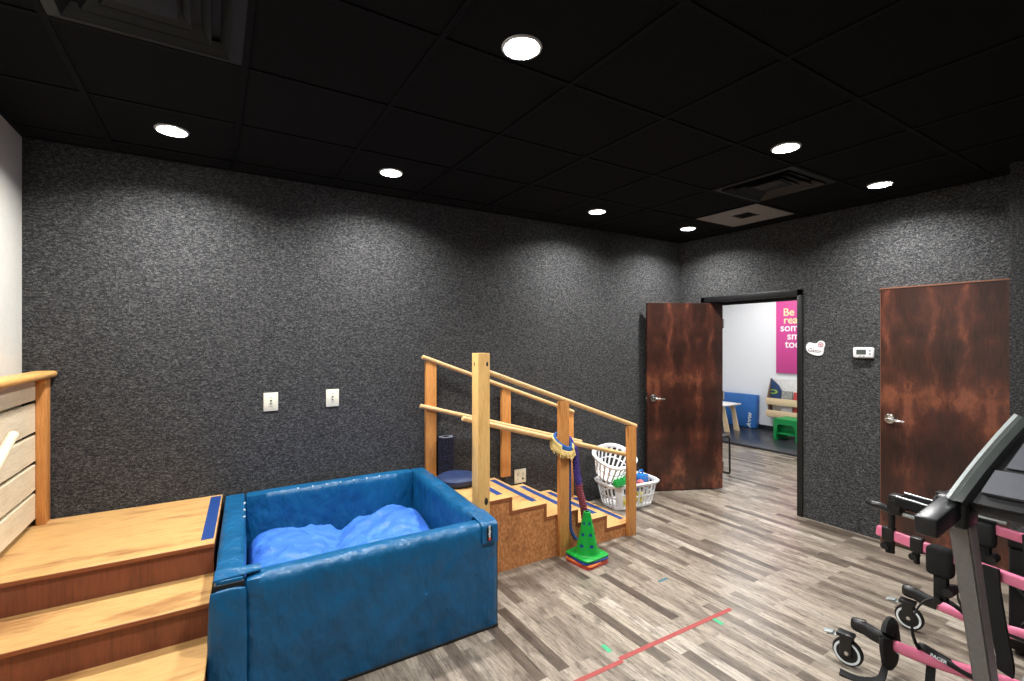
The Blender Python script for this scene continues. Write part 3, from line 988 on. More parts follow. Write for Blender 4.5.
# ------------------------------------------------------------------ balance disc, roller
b = B()
lathe(b, [(0, .003), (.10, 0), (.135, .006), (.156, .028), (.160, .042), (.158, .054), (.144, .066), (.10, .077), (.05, .082), (0, .083)], 48)
for rr in (.05, .085, .115):
    for k in range(int(rr * 220)):
        a = 2 * PI * k / int(rr * 220)
        zz = .083 - (rr / .155) ** 2 * .016
        lathe(b, [(0, .004), (.004, .003), (.0055, 0)], 8, Matrix.Translation((rr * math.cos(a), rr * math.sin(a), zz - .0015)))
t = thing('balance_disc', 'round navy rubber balance disc lying on the top level of the training stairs', 'balance disc', (1.590, 3.352, .5125))
obj('cushion', b, M['navy'], t, local=True)
b = B(); rod(b, (.159, 0, .042), (.164, 0, .042), .006, 10); obj('valve', b, M['black'], t, local=True)
t.rotation_euler = (0, 0, 1)
t = thing('foam_roller', 'dark speckled foam roller standing on end against the wall beyond the balance disc', 'foam roller', (1.605, 3.602, .5125))
b = B(); lathe(b, [(0, 0), (.063, 0), (.067, .004), (.067, .316), (.063, .32), (.026, .32), (.026, .27), (0, .27)], 36)
obj('body', b, M['roller'], t, local=True)
b = B(); lathe(b, [(.027, .3205), (.059, .3205), (.059, .3215), (.027, .3215), (.027, .3205)], 36)
obj('end_face', b, M['screen'], t, local=True)

# ------------------------------------------------------------------ garland and braided cord
t = thing('fringed_garland', 'yellow fringed ring with a blue band hung around the middle front post', 'garland', (2.21, 2.86, .80))
cx, cy, cz = 2.224, 2.852, .852
def ringp(a, r=.086): return Vector((cx + r * math.cos(a), cy + r * .72 * math.sin(a), cz - .02 * math.cos(a) + .045 * math.sin(a)))
b = B(); tube(b, [ringp(2 * PI * k / 40, .070) for k in range(40)], .014, 8, True, .8, 1.7)
obj('band', b, M['blue_cloth'], t, label='blue cloth band')
b = B()
for k in range(56):
    a = 2 * PI * k / 56 + random.uniform(-.03, .03)
    p = ringp(a, .072)
    o = Vector((math.cos(a), math.sin(a), 0))
    ln = random.uniform(.04, .056)
    st_ = -.014 if -2.2 < math.atan2(math.sin(a), math.cos(a)) < -.9 else .012
    tube(b, [p + Vector((0, 0, st_)), p + o * .014 + Vector((0, 0, st_ - .003)), p + o * (.016 + random.uniform(0, .014)) - Vector((random.uniform(-.006, .006), 0, .018 + ln * .55)), p + o * (.012 + random.uniform(0, .016)) - Vector((random.uniform(-.008, .008), 0, .018 + ln))], [.005, .0075, .0075, .006], 6)
obj('fringe', b, M['yellow_yarn'], t, label='yellow yarn fringe')

def braid(b, path, R0, r, turns, n=70):
    sp = smooth_path(path, 14)
    tot = len(sp) - 1
    for s in range(3):
        pts = []
        for i, p in enumerate(sp):
            d = sp[min(i + 1, tot)] - sp[max(i - 1, 0)]
            a, c = frame_for(d)
            ph = 2 * PI * (turns * i / tot + s / 3)
            pts.append(p + a * (R0 * math.cos(ph)) + c * (R0 * math.sin(ph)))
        tube(b, pts, r, 7)
t = thing('braided_cord', 'thick purple, maroon and blue braided cord draped over the lower handrail by the cone', 'cord', (2.33, 2.86, .87))
b = B(); tube(b, smooth_path([(2.318, 2.930, .74), (2.318, 2.930, .835), (2.318, 2.889, .872), (2.316, 2.846, .835), (2.316, 2.836, .77)], 6), .010, 8); braid(b, [(2.316, 2.834, .80), (2.325, 2.830, .76), (2.340, 2.832, .62), (2.360, 2.830, .52)], .0135, .016, 8)
obj('purple_length', b, M['purple'], t, label='purple braided length')
b = B(); braid(b, [(2.360, 2.830, .525), (2.376, 2.830, .44), (2.398, 2.826, .36), (2.418, 2.826, .24), (2.436, 2.826, .11)], .0135, .016, 6)
obj('maroon_end', b, M['maroon'], t, label='maroon braided end')
b = B(); braid(b, [(2.290, 2.933, .76), (2.290, 2.926, .84), (2.289, 2.889, .886), (2.288, 2.850, .84), (2.288, 2.850, .74), (2.288, 2.850, .62), (2.288, 2.850, .40), (2.292, 2.846, .22), (2.315, 2.842, .14), (2.345, 2.842, .10)], .006, .0075, 16)
obj('blue_length', b, M['blue_cord'], t, label='blue braided length')

# ------------------------------------------------------------------ cones
def cone(name, label, mat, z, rz, hole=True):
    t = thing(name, label, 'cone', (2.322, 2.690, z), 'nested sport cones', (0, 0, rz))
    b = B()
    # base plate with a round opening
    n, hb, r0 = 64, .119, .0925
    def sq(a, h):
        cxx, syy = math.cos(a), math.sin(a)
        p = 8
        s = h / ((abs(cxx) ** p + abs(syy) ** p) ** (1 / p))
        return cxx * s, syy * s
    rows = []
    for h, zz in ((None, .013), (hb - .004, .013), (hb, .010), (hb, .001), (hb - .003, 0), (None, 0)):
        row = []
        for k in range(n):
            a = 2 * PI * k / n
            if h is None: row.append(b.verts.new((r0 * math.cos(a), r0 * math.sin(a), zz)))
            else:
                u, v = sq(a, h); row.append(b.verts.new((u, v, zz)))
        rows.append(row)
    for A, Q in zip(rows, rows[1:] + rows[:1]):
        for k in range(n): b.faces.new((A[k], A[(k + 1) % n], Q[(k + 1) % n], Q[k]))
    obj('base', b, mat, t, local=True)
    b = B()
    nr, n = 46, 48
    rings = []
    for i in range(nr + 1):
        q = i / nr
        zz = .012 + q * .298
        r = .086 - q * .061 + (.006 * (1 - q / .03) if q < .03 else 0)
        rings.append([b.verts.new((r * math.cos(2 * PI * k / n), r * math.sin(2 * PI * k / n), zz)) for k in range(n)])
    holes = set()
    if hole:
        for rr in (9, 21, 33):
            for c in range(0, n, 8):
                for di in range(3):
                    for dk in range(3): holes.add((rr + di, (c + dk) % n))
    for i in range(nr):
        for k in range(n):
            if (i, k) not in holes: b.faces.new((rings[i][k], rings[i][(k + 1) % n], rings[i + 1][(k + 1) % n], rings[i + 1][k]))
    tp = [b.verts.new((.016 * math.cos(2 * PI * k / n), .016 * math.sin(2 * PI * k / n), .312)) for k in range(n)]
    for k in range(n): b.faces.new((rings[-1][k], rings[-1][(k + 1) % n], tp[(k + 1) % n], tp[k]))
    o = obj('cone_body', b, mat, t, local=True)
    return t
z45 = -R(31.87) + R(45) - .16
cone('sport_cone', 'green sport cone with holes, topmost of the stack beside the stair post', M['cone_green'], .050, z45 + .02)
cone('sport_cone', 'blue sport cone whose base shows directly under the green cone', M['cone_blue'], .034, z45 - .05, False)
cone('sport_cone', 'orange sport cone, its base below the blue base in the stack', M['cone_orange'], .017, z45 + .13, False)
cone('sport_cone', 'red sport cone at the bottom of the stack, on the floor', M['cone_red'], 0, z45 + .06, False)

# ------------------------------------------------------------------ laundry baskets
def rrect(a, w, d, p=4.5):
    c, s = math.cos(a), math.sin(a)
    k = 1 / ((abs(c) / (w / 2)) ** p + (abs(s) / (d / 2)) ** p) ** (1 / p)
    return c * k, s * k
def basket(name, label, loc, rot, bw, bd, tw, td, h, ncol=150, p=4.5):
    t = thing(name, label, 'laundry basket', loc, 'white plastic laundry baskets', rot)
    b = B()
    nr = 18
    # even spacing along the perimeter
    fine = [rrect(2 * PI * k / 2000, tw, td, p) for k in range(2001)]
    cum = [0]
    for q0, q1 in zip(fine, fine[1:]): cum.append(cum[-1] + math.hypot(q1[0] - q0[0], q1[1] - q0[1]))
    angs, j = [], 0
    for k in range(ncol):
        target = cum[-1] * k / ncol
        while cum[j + 1] < target: j += 1
        angs.append(2 * PI * j / 2000)
    rings = []
    for i in range(nr + 1):
        q = i / nr
        w, d = bw + (tw - bw) * q ** .8, bd + (td - bd) * q ** .8
        rings.append([b.verts.new((*rrect(a, w, d, p), .006 + q * (h - .006))) for a in angs])
    for i in range(nr):
        slot = (2 <= i <= 7) or (9 <= i <= 15)
        for k in range(ncol):
            ca, sa = rrect(angs[k], 2, 2 * td / tw, p)
            corner = p > 3 and abs(ca) > .78 and abs(sa) > .78 * td / tw
            if slot and k % 5 < 3 and not corner: continue
            b.faces.new((rings[i][k], rings[i][(k + 1) % ncol], rings[i + 1][(k + 1) % ncol], rings[i + 1][k]))
    b.faces.new(rings[0][::-1])
    body = obj('body', b, M['basket'], t, local=True)
    m = body.modifiers.new('wall', 'SOLIDIFY'); m.thickness = .004; m.offset = -1
    b = B()
    pr = [(-.004, -.020), (.012, -.024), (.022, -.012), (.024, .0), (.014, .008), (-.002, .007), (-.005, 0)]
    rr = []
    for a in angs:
        u, v = rrect(a, tw, td, p)
        nrm = Vector((u / (tw / 2) ** 2, v / (td / 2) ** 2, 0)).normalized()
        rr.append([b.verts.new((u + nrm.x * o, v + nrm.y * o, h + zz)) for o, zz in pr])
    for k in range(ncol):
        A, Q = rr[k], rr[(k + 1) % ncol]
        for q in range(len(pr)): b.faces.new((A[q], A[(q + 1) % len(pr)], Q[(q + 1) % len(pr)], Q[q]))
    obj('rim', b, M['basket'], t, local=True)
    return t
BX, BY, BA = 3.46, 3.415, R(-6)
basket('laundry_basket', 'wide white laundry basket of toys standing on the floor by the open door', (BX, BY, .001), (0, 0, BA), .45, .29, .56, .37, .245)
basket('laundry_basket', 'smaller white laundry basket tilted on top of the toy filled one', (3.265, 3.455, .298), (R(22), R(-6), .1), .24, .22, .385, .34, .235, 100, 2.6)
def toy(name, label, bm, mat, loc, rot=(0, 0, 0)):
    o = obj(name, bm, mat, None, smooth=40)
    o.location = loc; o.rotation_euler = rot
    tag(o, label, 'toy', 'toys in the laundry basket')
    return o
def brick(w, d, h, nx, ny):
    b = B(); box(b, -w / 2, w / 2, -d / 2, d / 2, 0, h, .004)
    for i in range(nx):
        for j in range(ny):
            rod(b, ((i + .5) * w / nx - w / 2, (j + .5) * d / ny - d / 2, h - .001), ((i + .5) * w / nx - w / 2, (j + .5) * d / ny - d / 2, h + .012), .011, 12)
    return b
def ball(r):
    b = B(); lathe(b, [(r * math.sin(PI * k / 14), r - r * math.cos(PI * k / 14)) for k in range(15)], 24); return b
toy('toy_brick', 'green studded toy brick at the front of the basket under the tilted one', brick(.19, .05, .055, 5, 2), M['toy_green'], (3.235, 3.248, .268), (R(-4), R(-4), .02))
toy('toy_brick', 'small green toy brick wedged by the left rim of the lower basket', brick(.05, .05, .04, 2, 2), M['toy_green'], (3.38, 3.29, .22), (0, 0, -.3))
def toolbox():
    b = B(); box(b, -.09, .09, -.05, .05, 0, .085, .01)
    tube(b, smooth_path([(-.05, 0, .083), (-.045, 0, .115), (0, 0, .123), (.045, 0, .115), (.05, 0, .083)], 5), .009, 8)
    return b
toy('toy_case', 'blue toy case with a handle at the right of the basket', toolbox(), M['toy_blue'], (3.60, 3.37, .200), (0, R(10), .4))
toy('toy_ball', 'purple toy ball between the green bricks and the stair post', ball(.045), M['toy_purple'], (3.45, 3.31, .15))
toy('toy_ball', 'yellow toy ball low in the basket left of its front corner', ball(.05), M['toy_yellow'], (3.34, 3.365, .016))
toy('toy_ball', 'yellow toy ball low in the basket right of the stair post', ball(.052), M['toy_yellow'], (3.58, 3.36, .016))
toy('toy_ball', 'teal toy ball behind the slots at the right of the basket', ball(.045), M['toy_teal'], (3.63, 3.45, .085))
toy('toy_ball', 'coral toy ball in the middle of the basket near the stair post', ball(.036), M['toy_pink'], (3.50, 3.275, .20))

# ------------------------------------------------------------------ tape on the floor
b = B()
prism(b, [(1.30, 1.778), (1.745, 1.767), (1.747, 1.785), (2.643, 1.762), (2.637, 1.735), (1.75, 1.757), (1.742, 1.741), (1.30, 1.75)], lambda u, v, d: Vector((u, v, d)), .0004, .0012)
tag(obj('floor_tape', b, M['tape_red'], origin=(2.0, 1.76, 0)), 'long red tape line stuck across the plank floor', 'tape')
for (px, py, ln, w, rz), lab, mt in (((1.746, 1.869, .065, .028, R(88), ), 'small green tape scrap on the floor nearest the foam pit end of the red line', 'tape_green'),
                                     ((2.459, 1.709, .065, .026, R(84)), 'small green tape scrap on the floor just past the red line, towards the walkers', 'tape_green'),
                                     ((2.57, 2.203, .085, .02, R(0)), 'faint teal tape scrap on the floor between the cones and the red line', 'tape_teal')):
    b = B(); box(b, -ln / 2, ln / 2, -w / 2, w / 2, .0004, .0012)
    o = obj('tape_scrap', b, M[mt]); o.location = (px, py, 0); o.rotation_euler = (0, 0, rz)
    tag(o, lab, 'tape', 'tape scraps on the floor')

# ------------------------------------------------------------------ gait trainer
t = thing('gait_trainer', 'pink tubed gait trainer with black straps and casters by the closed door', 'walker', (3.03, .7, 0))
def caster(x, y, rz):
    Mx = Matrix.Translation((x, y, 0)) @ Matrix.Rotation(rz, 4, 'Z')
    b = B()
    lathe(b, [(0, -.016), (.05, -.016), (.062, -.012), (.066, -.004), (.066, .004), (.062, .012), (.05, .016), (0, .016)], 40, Mx @ Matrix.Translation((0, 0, .066)) @ Matrix.Rotation(PI / 2, 4, 'Y'))
    w = obj('caster_wheel', b, M['tire'], t)
    b = B()
    for s in (-1,): lathe(b, [(.046, .0165), (.056, .0165), (.056, .0175), (.046, .0175), (.046, .0165)], 40, Mx @ Matrix.Translation((0, 0, .066)) @ Matrix.Rotation(s * PI / 2, 4, 'Y'))
    obj('white_ring', b, M['white_mark'], w, label='pale ring on the wheel')
    b = B()
    for s in (-1,): lathe(b, [(0, .018), (.012, .018), (.010, .026), (0, .027)], 10, Mx @ Matrix.Translation((0, 0, .066)) @ Matrix.Rotation(s * PI / 2, 4, 'Y'))
    obj('hub_bolt', b, M['chrome'], w)
    b = B()
    for s in (-1, 1):
        box(b, s * .022 - .004, s * .022 + .004, -.022, .03, .05, .15, .003, 1, Mx)
    box(b, -.027, .027, -.03, .045, .138, .158, .006, 2, Mx)
    fk = obj('caster_fork', b, M['black'], t)
    b = B()
    box(b, -.018, .018, .0, .06, .135, .143, .003, 2, Mx @ Matrix.Rotation(R(-12), 4, 'X'))
    box(b, -.022, .022, .03, .075, .146, .152, .002, 2, Mx @ Matrix.Rotation(R(-12), 4, 'X'))
    obj('brake_lever', b, M['silver'], fk, label='pale brake lever')
caster(2.682, 1.14, .15)
caster(3.31, 1.10, .1)
bases = {}
for s, x in ((0, 2.715), (1, 3.325)):
    k = 1 if s == 0 else .35
    path = smooth_path([(x + .005, 1.03, .185), (x + .02, .93, .172), (x + .06 * k, .80, .165), (x + .10 * k, .6, .18), (x + .12 * k, .36, .195), (x + .12 * k, .08, .20)], 6)
    b = B(); tube(b, path, [.020 if i < 5 else .022 + .003 * min(1, (i - 5) / 10) for i in range(len(path))], 14, sx=.75, sy=1.25)
    bt = obj('base_tube', b, M['pink'], t, label='glossy pink base tube')
    bases[s] = bt
    b = B(); tube(b, smooth_path([(x - .005, 1.135, .205), (x, 1.09, .203), (x + .004, 1.04, .19), (x + .012, .985, .18)], 5), [.02, .026, .029, .030, .030, .030, .029, .029, .029, .029, .029, .029, .029, .028, .028, .028], 14, sx=.85, sy=1.15)
    obj('head_tube', b, M['black'], t)
    b = B(); lathe(b, [(0, 0), (.012, 0), (.012, .004), (0, .006)], 12, Matrix.Translation((x + .001, 1.085, .235)))
    obj('head_bolt', b, M['chrome'], t)
    # dark sloping inlay on the tube side with the maker's word
    b = B()
    p1 = smooth_path([(x + .045 * k, .885, .215), (x + .056 * k, .83, .196), (x + .075 * k, .72, .166), (x + .095 * k, .6, .155), (x + .112 * k, .42, .16)], 6)
    tube(b, p1, [.010, .014, .018] + [.019] * (len(p1) - 6) + [.017, .014, .010], 12, sx=1.05, sy=.9)
    sh = obj('shroud', b, M['black'], bt, label='black inlay with white lettering')
    if s == 0:
        d = Vector((.03, -.13, -.026)).normalized()
        nz = Vector((-1, -.23, .25)); nz = (nz - d * nz.dot(d)).normalized()
        up = nz.cross(d)
        Mt = Matrix(((d.x, up.x, nz.x, 0), (d.y, up.y, nz.y, 0), (d.z, up.z, nz.z, 0), (0, 0, 0, 1)))
        Mt.translation = Vector((x + .060, .785, .185)) + nz * .0285 + d * -.030
        text('lettering', 'PACER', .019, Mt @ Matrix.Rotation(R(-5), 4, 'Y'), M['white_mark'], bt, .0005, .0008)
# rear crossbar, mast and upper frame
b = B(); tube(b, smooth_path([(2.835, .08, .2), (2.87, .03, .2), (2.95, .0, .2), (3.2, .0, .2), (3.33, .03, .2), (3.365, .08, .2)], 5), .026, 12); obj('crossbar', b, M['black'], t)
b = B(); box(b, 3.02, 3.07, -.02, .02, .2, .62, .008); obj('mast', b, M['black'], t)
for s, x in ((0, 2.755), (1, 3.345)):
    dz = 0 if s == 0 else -.085
    A, Z = Vector((x, 1.045, .692)), Vector((x, .10, .595))
    b = B(); tube(b, [A, Z], .026, 4, sx=.62, sy=1.12)
    b.free()
    b = B(); box(b, -.014, .014, 0, (Z - A).length, -.024, .024, .008, 3, Matrix.Translation(A) @ Matrix.Rotation(PI, 4, 'Z') @ Matrix.Rotation(-math.asin((A.z - Z.z) / (Z - A).length), 4, 'X'))
    ub = obj('upper_bar', b, M['pink'], t, label='pink upper frame bar')
    def on(y): return A.lerp(Z, (A.y - y) / (A.y - Z.y))
    for y in (.995, .885):
        p = on(y); b = B()
        box(b, p.x - .022, p.x + .022, y - .024, y + .024, p.z - .034, p.z + .034, .006)
        rod(b, (p.x - .01, y, p.z - .03), (p.x - .01, y, p.z - .085), .012, 10)
        rod(b, (p.x - .03, y + .01, p.z - .055), (p.x + .02, y + .01, p.z - .055), .016, 10)
        obj('clamp', b, M['black'], ub)
    b = B()
    tube(b, smooth_path([(x, .985, .60), (x, .985, .70), (x, .985, .80 + dz), (x - .003, 1.0, .818 + dz)], 4), .014, 10)
    obj('handle_post', b, M['black'], t)
    b = B(); tube(b, smooth_path([(x - .003, .985, .80 + dz), (x - .009, 1.03, .815 + dz), (x - .012, 1.06, .815 + dz), (x - .015, 1.085, .825 + dz)], 5), [.011] + [.0165] * 14 + [.013], 12)
    obj('hand_grip', b, M['black'], t, label='glossy black hand grip')
    b = B()
    tr = [(-.05, .035), (-.045, .0), (-.02, -.02), (.02, -.02), (.045, 0), (.05, .035), (.042, .035), (.037, .006), (.016, -.012), (-.016, -.012), (-.037, .006), (-.042, .035)]
    prism(b, tr, lambda u, v, d: Vector((x + u, d, .845 + dz + v)), .70, .955)
    ar = obj('forearm_rest', b, M['black_soft'], t)
    b = B(); box(b, x - .03, x + .03, .94, .99, .79 + dz, .885 + dz, .008); rod(b, (x - .04, .965, .835 + dz), (x + .04, .965, .835 + dz), .026, 18); obj('bracket', b, M['black'], ar)
    for q0, q1, qr in (((x - .048, .95, .888 + dz), (x - .048, .72, .868 + dz), .0045), ((x + .048, .95, .888 + dz), (x + .048, .72, .868 + dz), .0045), ((x, .94, .80 + dz), (x + .01, .72, .79 + dz), .012)):
        b = B(); tube(b, [q0, q1], qr, 10)
        obj('support_rod', b, M['silver'], ar, label='silver support rod')
    b = B(); strip(b, [(x + .05 * math.cos(q), .80, .86 + dz + .06 * math.sin(q)) for q in [PI * k / 12 for k in range(13)]], .04, .004, (0, 1, 0)); obj('strap', b, M['black_soft'], ar)
    # hanging pad, knob, thigh hoop
    p = on(.80); b = B()
    box(b, p.x - .035, p.x + .03, .755, .85, p.z - .10, p.z + .03, .02, 3)
    box(b, p.x - .02, p.x + .02, .775, .825, p.z - .21, p.z - .08, .01, 2)
    hp = obj('hip_guide', b, M['black_soft'], t)
    b = B(); rod(b, (p.x - .05, .765, p.z - .15), (p.x + .03, .765, p.z - .15), .02, 7); rod(b, (p.x - .05, .80, p.z - .20), (p.x + .03, .80, p.z - .20), .014, 10)
    obj('knob', b, M['black'], hp)
    b = B(); c0 = Vector((p.x + .02, .775, p.z - .36))
    strip(b, [c0 + Vector((.04 * math.sin(q * 2), .135 * math.cos(q), .145 * math.sin(q))) for q in [R(-45) + R(270) * k / 26 for k in range(27)]], .03, .006, (1, .2, 0))
    obj('thigh_hoop', b, M['black_soft'], hp)
    b = B(); q = on(.62); strip(b, smooth_path([(q.x - .02, .635, q.z + .03), (q.x - .025, .63, q.z - .05), (q.x - .03, .61, q.z - .2), (q.x - .01, .595, q.z - .34), (q.x + .01, .60, q.z - .40)], 5), .055, .012, (.3, 1, 0)); obj('hanging_strap', b, M['black_soft'], t)
# rear frame joining the upper bars
b = B(); tube(b, smooth_path([(2.755, .10, .595), (2.78, .03, .59), (2.86, 0, .6), (3.045, 0, .61), (3.24, 0, .6), (3.32, .03, .59), (3.345, .10, .595)], 5), .024, 12); obj('rear_bar', b, M['black'], t)
# ankle cuff with a loose strap on the near tube
b = B(); tube(b, [(2.738 + .05 * math.cos(q) * .8, .985 + .004 * math.sin(q), .172 + .072 * math.sin(q)) for q in [2 * PI * k / 24 for k in range(24)]], .024, 10, True, .9, 2.2); cf = obj('ankle_cuff', b, M['black_soft'], t)
b = B(); strip(b, smooth_path([(2.71, .985, .12), (2.69, .99, .06), (2.655, 1.0, .018), (2.60, 1.06, .006), (2.575, 1.13, .012)], 6), .035, .006, (.5, .6, .2)); obj('loose_strap', b, M['black_soft'], cf)
b = B(); strip(b, smooth_path([(2.772, .84, .15), (2.765, .842, .09), (2.758, .845, .03), (2.745, .86, .006)], 5), .035, .007, (.2, 1, 0)); obj('hanging_strap', b, M['black_soft'], t)
b = B(); rod(b, (2.835, .56, .192), (2.84, .50, .196), .037, 16); obj('tube_sleeve', b, M['grey_metal'], t)

# black box behind it
t = thing('storage_box', 'black cloth covered box on the floor behind the pink gait trainer', 'box', (3.74, .46, 0))
b = B(); box(b, 3.50, 3.98, .18, .748, .02, .58, .012, 3); obj('body', b, M['box_black'], t)
b = B(); box(b, 3.495, 3.985, .175, .752, .545, .60, .010, 3); obj('lid', b, M['box_black'], t)
for px_, py_ in ((3.53, .21), (3.53, .71), (3.95, .21), (3.95, .71)):
    b = B(); rod(b, (px_, py_, 0), (px_, py_, .024), .02, 12); obj('foot', b, M['black'], t)

# ------------------------------------------------------------------ treadmill
t = thing('treadmill', 'treadmill with grey masts and a dark silver edged console, cut off by the frame', 'treadmill', (2.0, .2, 0))
def skew_post(b, p0, p1, wx, wy):
    """rectangular leaning column"""
    lo = [b.verts.new((p0[0] + a * wx / 2, p0[1] + c * wy / 2, p0[2])) for a, c in ((-1, -1), (1, -1), (1, 1), (-1, 1))]
    hi = [b.verts.new((p1[0] + a * wx / 2, p1[1] + c * wy / 2, p1[2])) for a, c in ((-1, -1), (1, -1), (1, 1), (-1, 1))]
    b.faces.new(lo[::-1]); b.faces.new(hi)
    for k in range(4): b.faces.new((lo[k], lo[(k + 1) % 4], hi[(k + 1) % 4], hi[k]))
    bmesh.ops.bevel(b, geom=list(b.edges), offset=.006, segments=2, affect='EDGES')
YT = .568
for y in (YT, -.17):
    b = B(); skew_post(b, (2.47, y, .17), (2.135, y, 1.02), .074, .055)
    obj('mast', b, M['grey_metal'], t, label='grey leaning mast')
for y in (YT, -.17):
    b = B(); box(b, -.24, .012, -.029, .029, -.031, .029, .006, 3, Matrix.Translation((2.10, y + .010, 1.068)) @ Matrix.Rotation(R(-6), 4, 'Y'))
    obj('handrail', b, M['console'], t)
    # collar where the rail meets the console side
    b = B(); box(b, 2.06, 2.17, y - .036, y + .048, 1.0, 1.10, .012, 3); obj('rail_collar', b, M['console'], t)
b = B(); tube(b, smooth_path([(2.115, YT - .02, 1.078), (2.11, .4, 1.072), (2.105, .19, 1.07), (2.11, -.02, 1.072), (2.115, -.15, 1.078)], 5), .024, 12, sx=1, sy=1.1)
obj('grab_bar', b, M['console'], t)
# console: a slab leaning back, narrower at its top, arched silver sides
def cpt(u, v, d=0):
    """u -1..1 across, v 0..1 up, d out of its face"""
    half = .380 - .105 * v - .02 * v * v
    x = 2.045 + .14 * v + .02 * v * v
    z = 1.095 + .275 * v
    return Vector((x, .19 + u * half, z)) + Vector((-.87, 0, .49)) * d
def cslab(b, u0, u1, v0, v1, d0, d1, n=8, m=2):
    g = {}
    for i in range(m + 1):
        for j in range(n + 1):
            for k, d in enumerate((d0, d1)):
                g[i, j, k] = b.verts.new(cpt(u0 + (u1 - u0) * i / m, v0 + (v1 - v0) * j / n, d))
    for i in range(m):
        for j in range(n):
            b.faces.new((g[i, j, 1], g[i + 1, j, 1], g[i + 1, j + 1, 1], g[i, j + 1, 1]))
            b.faces.new((g[i, j, 0], g[i, j + 1, 0], g[i + 1, j + 1, 0], g[i + 1, j, 0]))
    for j in range(n):
        b.faces.new((g[0, j, 0], g[0, j, 1], g[0, j + 1, 1], g[0, j + 1, 0]))
        b.faces.new((g[m, j, 0], g[m, j + 1, 0], g[m, j + 1, 1], g[m, j, 1]))
    for i in range(m):
        b.faces.new((g[i, 0, 0], g[i + 1, 0, 0], g[i + 1, 0, 1], g[i, 0, 1]))
        b.faces.new((g[i, n, 0], g[i, n, 1], g[i + 1, n, 1], g[i + 1, n, 0]))
b = B(); cslab(b, -.93, .93, .03, 1.0, -.06, -.008); co = obj('console', b, M['console'], t)
for s in (-1, 1):
    b = B(); pts = [cpt(s * 1.0, v, 0) for v in [k / 12 for k in range(13)]]
    rr = []
    for p in pts:
        rr.append([b.verts.new(p + Vector(q)) for q in ((-.016, s * .0, .008), (-.010, s * .010, .011), (.016, s * .012, 0), (.024, s * .006, -.016), (.016, -s * .010, -.016), (-.012, -s * .010, .002))])
    for A, Q in zip(rr, rr[1:]):
        for k in range(6): b.faces.new((A[k], A[(k + 1) % 6], Q[(k + 1) % 6], Q[k]))
    b.faces.new(rr[0][::-1]); b.faces.new(rr[-1])
    obj('side_trim', b, M['silver'], co, label='silver curved side trim')
    b = B(); rr = []
    for p in pts:
        rr.append([b.verts.new(p + Vector(q)) for q in ((-.02, -s * .012, .006), (-.02, -s * .034, .006), (.03, -s * .034, -.02), (.03, -s * .012, -.02))])
    for A, Q in zip(rr, rr[1:]):
        for k in range(4): b.faces.new((A[k], A[(k + 1) % 4], Q[(k + 1) % 4], Q[k]))
    b.faces.new(rr[0][::-1]); b.faces.new(rr[-1])
    obj('side_cheek', b, M['lcd'], co)
b = B(); cslab(b, -.80, .80, .44, .93, -.008, .004); obj('display', b, M['screen'], co, label='grey display panel')
b = B(); cslab(b, -.84, .84, .13, .38, -.006, .022); obj('book_ledge', b, M['screen'], co, label='grey ledge below the display')
b = B(); box(b, .75, 2.62, -.16, .54, .06, .20, .02, 3); obj('deck', b, M['console'], t)
b = B(); box(b, .78, 2.15, -.06, .44, .2, .204); obj('belt', b, M['tire'], t)
b = B(); box(b, 2.2, 2.66, -.14, .52, .19, .30, .04, 3); obj('motor_hood', b, M['grey_metal'], t)
for px_ in (.85, 2.5):
    for py_ in (-.12, .50):
        b = B(); rod(b, (px_, py_, 0), (px_, py_, .07), .025, 12); obj('foot', b, M['black'], t)

# ------------------------------------------------------------------ adjoining room
t = thing('wall_poster', 'magenta poster with cream and white lettering on the far white wall', 'poster', (XF, 4.05, 1.68))
b = B(); box(b, XF - .03, XF - .001, 3.42, 4.68, 1.05, 2.31, .004); obj('board', b, M['poster'], t)
for body, yy, z, mt in (('Be the', 4.557, 2.10, 'poster_cream'), ('reason', 4.55, 1.965, 'poster_cream'), ('someone', 4.605, 1.833, 'poster_white'), ('smiles', 4.489, 1.69, 'poster_white'), ('today', 4.523, 1.55, 'poster_white')):
    text('lettering', body, .185, M_wallB(XF - .031, yy, z), M[mt], t, .001, .0025, align='LEFT')

t = thing('folding_mat', 'blue folded gym mat standing against the far white wall', 'mat', (8.2, 5.5, .03))
Mm = Matrix.Translation((8.27, 4.985, .034)) @ Matrix.Rotation(R(2), 4, 'Z') @ Matrix.Rotation(R(3), 4, 'Y')
b = B(); box(b, -.03, .03, 0, 1.15, 0, .60, .012, 3, Mm); obj('front_fold', b, M['mat_blue'], t)
b = B(); box(b, .034, .092, 0, 1.15, 0, .60, .012, 3, Mm); obj('rear_fold', b, M['mat_blue'], t)
Lm = M_wallB(8.238, 5.095, .175) @ Matrix.Rotation(R(86), 4, 'Z')
text('lettering', 'GymMat'[:0] + 'Aeros', .105, Lm, M['white_mark'], t, .001, .004, shear=.25)

t = thing('kids_table', 'small pale wood table with white top beside the blue mat', 'table', (7.7, 5.38, .03))
b = B(); box(b, 7.45, 7.95, 5.065, 5.83, .475, .50, .006); obj('table_top', b, M['table_white'], t)
for xx in (7.55, 7.83):
    b = B(); prism(b, [(5.40, .03), (5.50, .03), (5.545, .36), (5.60, .43), (5.95, .43), (6.0, .36), (6.05, .03), (6.15, .03), (6.12, .475), (5.50, .475)], lambda u, v, d: Vector((d, u - .37, v)), xx, xx + .02); obj('leg_frame', b, M['birch'], t)

